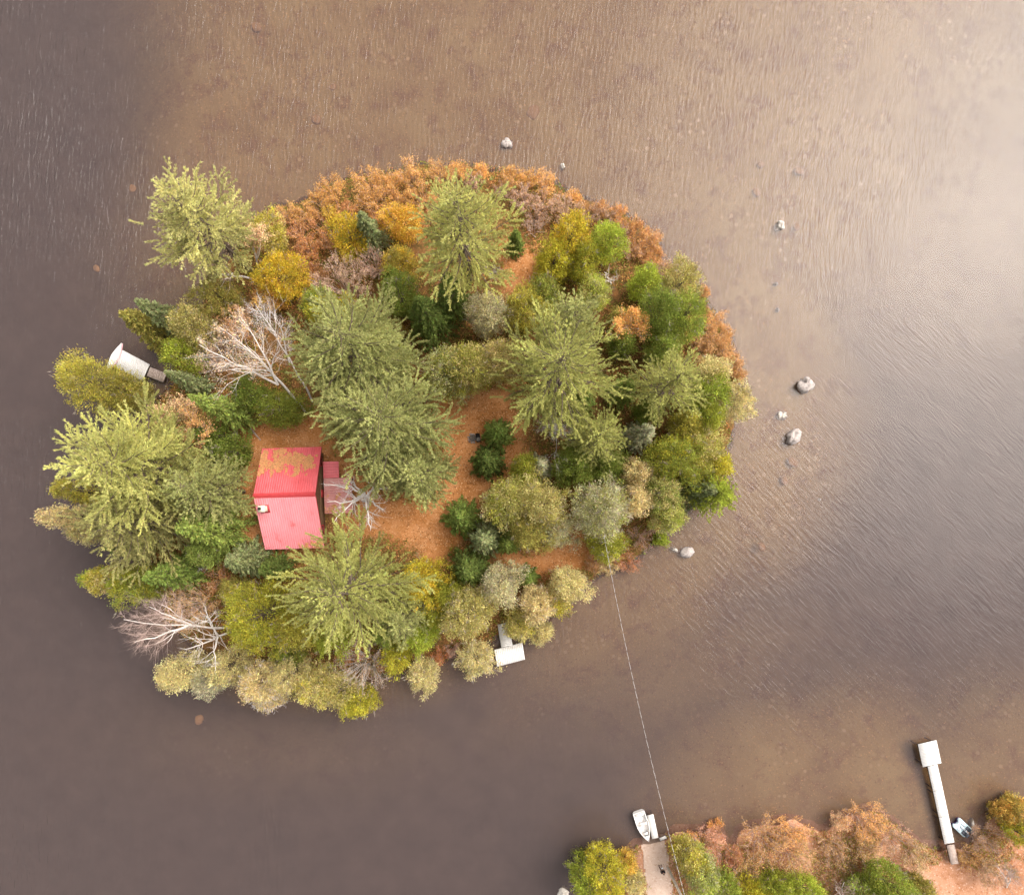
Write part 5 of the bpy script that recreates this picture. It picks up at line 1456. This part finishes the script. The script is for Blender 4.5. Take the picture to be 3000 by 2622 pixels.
p1 = pole(1186, 1068, 9.0, 'grey utility pole among cedars where the cable reaches the island')
p2 = pole(1338, 1738, 9.0, 'grey utility pole leaning out of frame beside the gravel path')
t = np.linspace(0, 1, 260); L = np.linalg.norm(p2 - p1)
cen = p1[None] * (1 - t[:, None]) + p2[None] * t[:, None]; cen[:, 2] -= 2.6 * 4 * t * (1 - t)
root = empty('power_cable', tuple(p1)); tag(root, 'thin twisted power cable spanning the water from island to mainland', 'cable')
ax = (p2 - p1) / L; sd1 = np.cross(ax, (0, 0, 1.0)); sd1 /= np.linalg.norm(sd1); up1 = np.cross(sd1, ax)
ph = t * L / 1.1 * 6.283
for nm, off, mt, rr in (('bare_wire', 0, 'wire', .011), ('insulated_wire', math.pi, 'wireblk', .014)):
    m = MB(); tt = np.linspace(0, 1, 900); cc = p1[None] * (1 - tt[:, None]) + p2[None] * tt[:, None]; cc[:, 2] -= 2.6 * 4 * tt * (1 - tt)
    pp_ = tt * L / 1.1 * 6.283 + off
    m.tube(cc + (.014) * (np.cos(pp_)[:, None] * sd1 + np.sin(pp_)[:, None] * up1) - p1, rr, 4); m.build(nm, M[mt], root)
gA = np.array((p2[0], p2[1], p2[2] - .2)); gB = W(1331, 1731, .9); gB[2] = gz(gB[0], gB[1])
m = MB(); m.tube([(0, 0, 0), gA - gB], .018, 5); o = m.build('guy_wire', M['wire']); o.location = gB; tag(o, 'taut pale guy wire running beside the mainland utility pole', 'wire')


# ------------------------------------------------------------------ the person on the gravel path
def skin(name, verts, edges, radii, mat, parent, sub=1, root_i=0):
    me = bpy.data.meshes.new(name); me.from_pydata([tuple(v) for v in verts], edges, [])
    o = link(name, me, mat, parent)
    o.modifiers.new('skin', 'SKIN').use_smooth_shade = True
    for i, r in enumerate(radii):
        sv = me.skin_vertices[0].data[i]; sv.radius = (r, r) if isinstance(r, (int, float)) else r; sv.use_root = (i == root_i)
    sb = o.modifiers.new('smooth', 'SUBSURF'); sb.levels = sub; sb.render_levels = sub
    return o


pf = W(1323, 1736, .9); pz = gz(pf[0], pf[1]) + .03
per = empty('person', (pf[0], pf[1], pz), R_(12)); tag(per, 'person in dark jacket and trousers on the gravel path holding a white controller', 'person')
M['skin'] = mottled('skin', (.50, .30, .22), (.56, .35, .27), 6, .6)
M['cloth'] = mottled('dark_cloth', (.014, .010, .012), (.03, .022, .026), 8, .9)
M['trouser'] = mottled('dark_trousers', (.025, .018, .022), (.05, .035, .04), 8, .9)
M['hair'] = mottled('brown_hair', (.035, .02, .012), (.07, .04, .025), 10, .7)
# figure faces +y (local); body: torso core, neck, head, arms, hands, legs, feet
V = []; E = []; Rr = []


def add(p, r, par=None):
    V.append(p); Rr.append(r); i = len(V) - 1
    if par is not None: E.append((par, i))
    return i


pel = add((0, 0, .93), (.14, .10)); wst = add((0, 0, 1.10), (.13, .095), pel); chs = add((0, .01, 1.32), (.16, .11), wst); nck = add((0, .01, 1.48), .058, chs)
jaw = add((0, .035, 1.57), (.066, .075), nck); hd = add((0, .035, 1.66), (.078, .098), jaw); crn = add((0, .02, 1.735), (.06, .075), hd)
nose = add((0, .135, 1.635), .012, hd)
for sg in (1, -1):
    ear = add((sg * .082, .03, 1.64), (.010, .02), hd)
    sh = add((sg * .19, 0, 1.40), .062, chs); el = add((sg * .24, .05, 1.13), .045, sh); wr = add((sg * .10, .28, 1.13), .030, el); pm = add((sg * .075, .345, 1.135), (.036, .018), wr)
    th = add((sg * .035, .36, 1.165), .010, pm); add((sg * .012, .39, 1.175), .008, th)
    for k, (dx, ln) in enumerate(((-.010, .050), (.004, .056), (.018, .052), (.030, .042))):
        f1 = add((sg * (.075 + dx), .385, 1.118 - .004 * k), .0095, pm); f2 = add((sg * (.066 + dx * .8), .385 + ln * .55, 1.10 - .004 * k), .0085, f1); add((sg * (.052 + dx * .6), .385 + ln * .5, 1.085 - .003 * k), .0075, f2)
    hip = add((sg * .10, 0, .86), .088, pel); kn = add((sg * .115, .02, .50), .058, hip); an = add((sg * .125, -.01, .09), .042, kn); add((sg * .14, .13, .045), (.045, .03), an)
body = skin('body', V, E, Rr, M['skin'], per, 1)
jv = [(0, 0, .88), (0, 0, 1.10), (0, .01, 1.32), (0, .01, 1.45)]; je = [(0, 1), (1, 2), (2, 3)]; jr = [(.17, .125), (.165, .12), (.19, .135), .085]
for sg in (1, -1):
    i = len(jv); jv += [(sg * .20, 0, 1.40), (sg * .25, .05, 1.13), (sg * .115, .26, 1.13)]; je += [(2, i), (i, i + 1), (i + 1, i + 2)]; jr += [.080, .062, .048]
skin('jacket', jv, je, jr, M['cloth'], per, 1)
tv = [(0, 0, .95)]; te = []; trr = [(.16, .12)]
for sg in (1, -1):
    i = len(tv); tv += [(sg * .10, 0, .84), (sg * .117, .02, .50), (sg * .127, -.01, .11)]; te += [(0, i), (i, i + 1), (i + 1, i + 2)]; trr += [.105, .078, .062]
skin('trousers', tv, te, trr, M['trouser'], per, 1)
for sg in (1, -1):
    m = MB(); m.box((sg * .135, .06, .04), (.10, .27, .08)); m.build('shoe', M['black'], per)
    m = MB(); m.tube([(sg * .03, .128, 1.665), (sg * .03, .136, 1.665)], .011, 8); m.build('eye', M['black'], per)
m = MB(); m.tube([(-.022, .128, 1.59), (0, .133, 1.588), (.022, .128, 1.59)], .006, 5); m.build('mouth', M['pinkrim'], per)
hv = []
for i in range(7):
    th_ = .5 * math.pi * i / 6 * 1.15
    for j in range(14):
        ph_ = 6.283 * j / 14; hv.append((.092 * math.sin(th_) * math.cos(ph_), .005 + .112 * math.sin(th_) * math.sin(ph_) * (.85 if math.sin(ph_) > 0 else 1), 1.675 + .098 * math.cos(th_)))
m = MB(); m.quads(hv, [(i * 14 + j, (i + 1) * 14 + j, (i + 1) * 14 + (j + 1) % 14, i * 14 + (j + 1) % 14) for i in range(6) for j in range(14)]); m.build('hair', M['hair'], per, smooth=True)
ctl = empty('controller', (pf[0], pf[1], pz), R_(12)); tag(ctl, 'white remote controller held in the hands of the person on the path', 'controller')
m = MB(); m.box((0, .40, 1.15), (.20, .12, .05)); m.build('housing', M['white'], ctl)
m = MB(); m.box((0, .50, 1.22), (.20, .015, .13), tilt=np.array([[1, 0, 0], [0, .8, -.6], [0, .6, .8]])); m.build('screen', M['aquad'], ctl)
for sg in (1, -1):
    m = MB(); m.tube([(sg * .06, .39, 1.17), (sg * .06, .39, 1.205)], .012, 6); m.build('stick', M['black'], ctl)

# ------------------------------------------------------------------ camera, light
cam = bpy.data.cameras.new('camera'); co = bpy.data.objects.new('camera', cam); COL.objects.link(co)
co.location = (0, 0, H); co.rotation_euler = (0, 0, 0)
cam.sensor_width = 36; cam.lens = 36 * H / (2050 * S)
cam.shift_x = (1025 - NX) / 2050; cam.shift_y = (NY - 896) / 2050
cam.clip_start = 1; cam.clip_end = 4000
sc.camera = co

EL, AZ = R_(50), R_(58)            # azimuth measured from up (+y) toward right (+x)
sun = bpy.data.lights.new('sun', 'SUN'); so = bpy.data.objects.new('sun', sun); COL.objects.link(so)
sun.energy = SUN_E; sun.angle = R_(52); sun.color = (1.0, .94, .86)
to_sun = Vector((math.sin(AZ) * math.cos(EL), math.cos(AZ) * math.cos(EL), math.sin(EL)))
so.rotation_euler = to_sun.to_track_quat('Z', 'Y').to_euler()
wd = bpy.data.worlds.new('World'); sc.world = wd; wd.use_nodes = True
nt = wd.node_tree; nt.nodes.clear()
sky = N(nt, 'ShaderNodeTexSky', sky_type='NISHITA'); sky.sun_disc = False
sky.sun_elevation = EL; sky.sun_rotation = AZ; sky.dust_density = 6.0; sky.air_density = 1.6; sky.ozone_density = 1.0
hs = N(nt, 'ShaderNodeHueSaturation', i_Saturation=.22); nt.links.new(sky.outputs[0], hs.inputs['Color'])
tc = mixc(nt, 1.0, hs.outputs[0], (1.03, .99, .95), 'MULTIPLY')
bg = N(nt, 'ShaderNodeBackground', i_Strength=SKY_E); nt.links.new(tc, bg.inputs[0])
ow = N(nt, 'ShaderNodeOutputWorld'); nt.links.new(bg.outputs[0], ow.inputs[0])
sc.view_settings.view_transform = 'Standard'; sc.view_settings.look = 'None'; sc.view_settings.gamma = 1.0
sc.view_settings.exposure = EXPO
sc.cycles.transparent_max_bounces = 12; sc.cycles.max_bounces = 6; sc.cycles.diffuse_bounces = 3
sc.cycles.caustics_reflective = False; sc.cycles.caustics_refractive = False
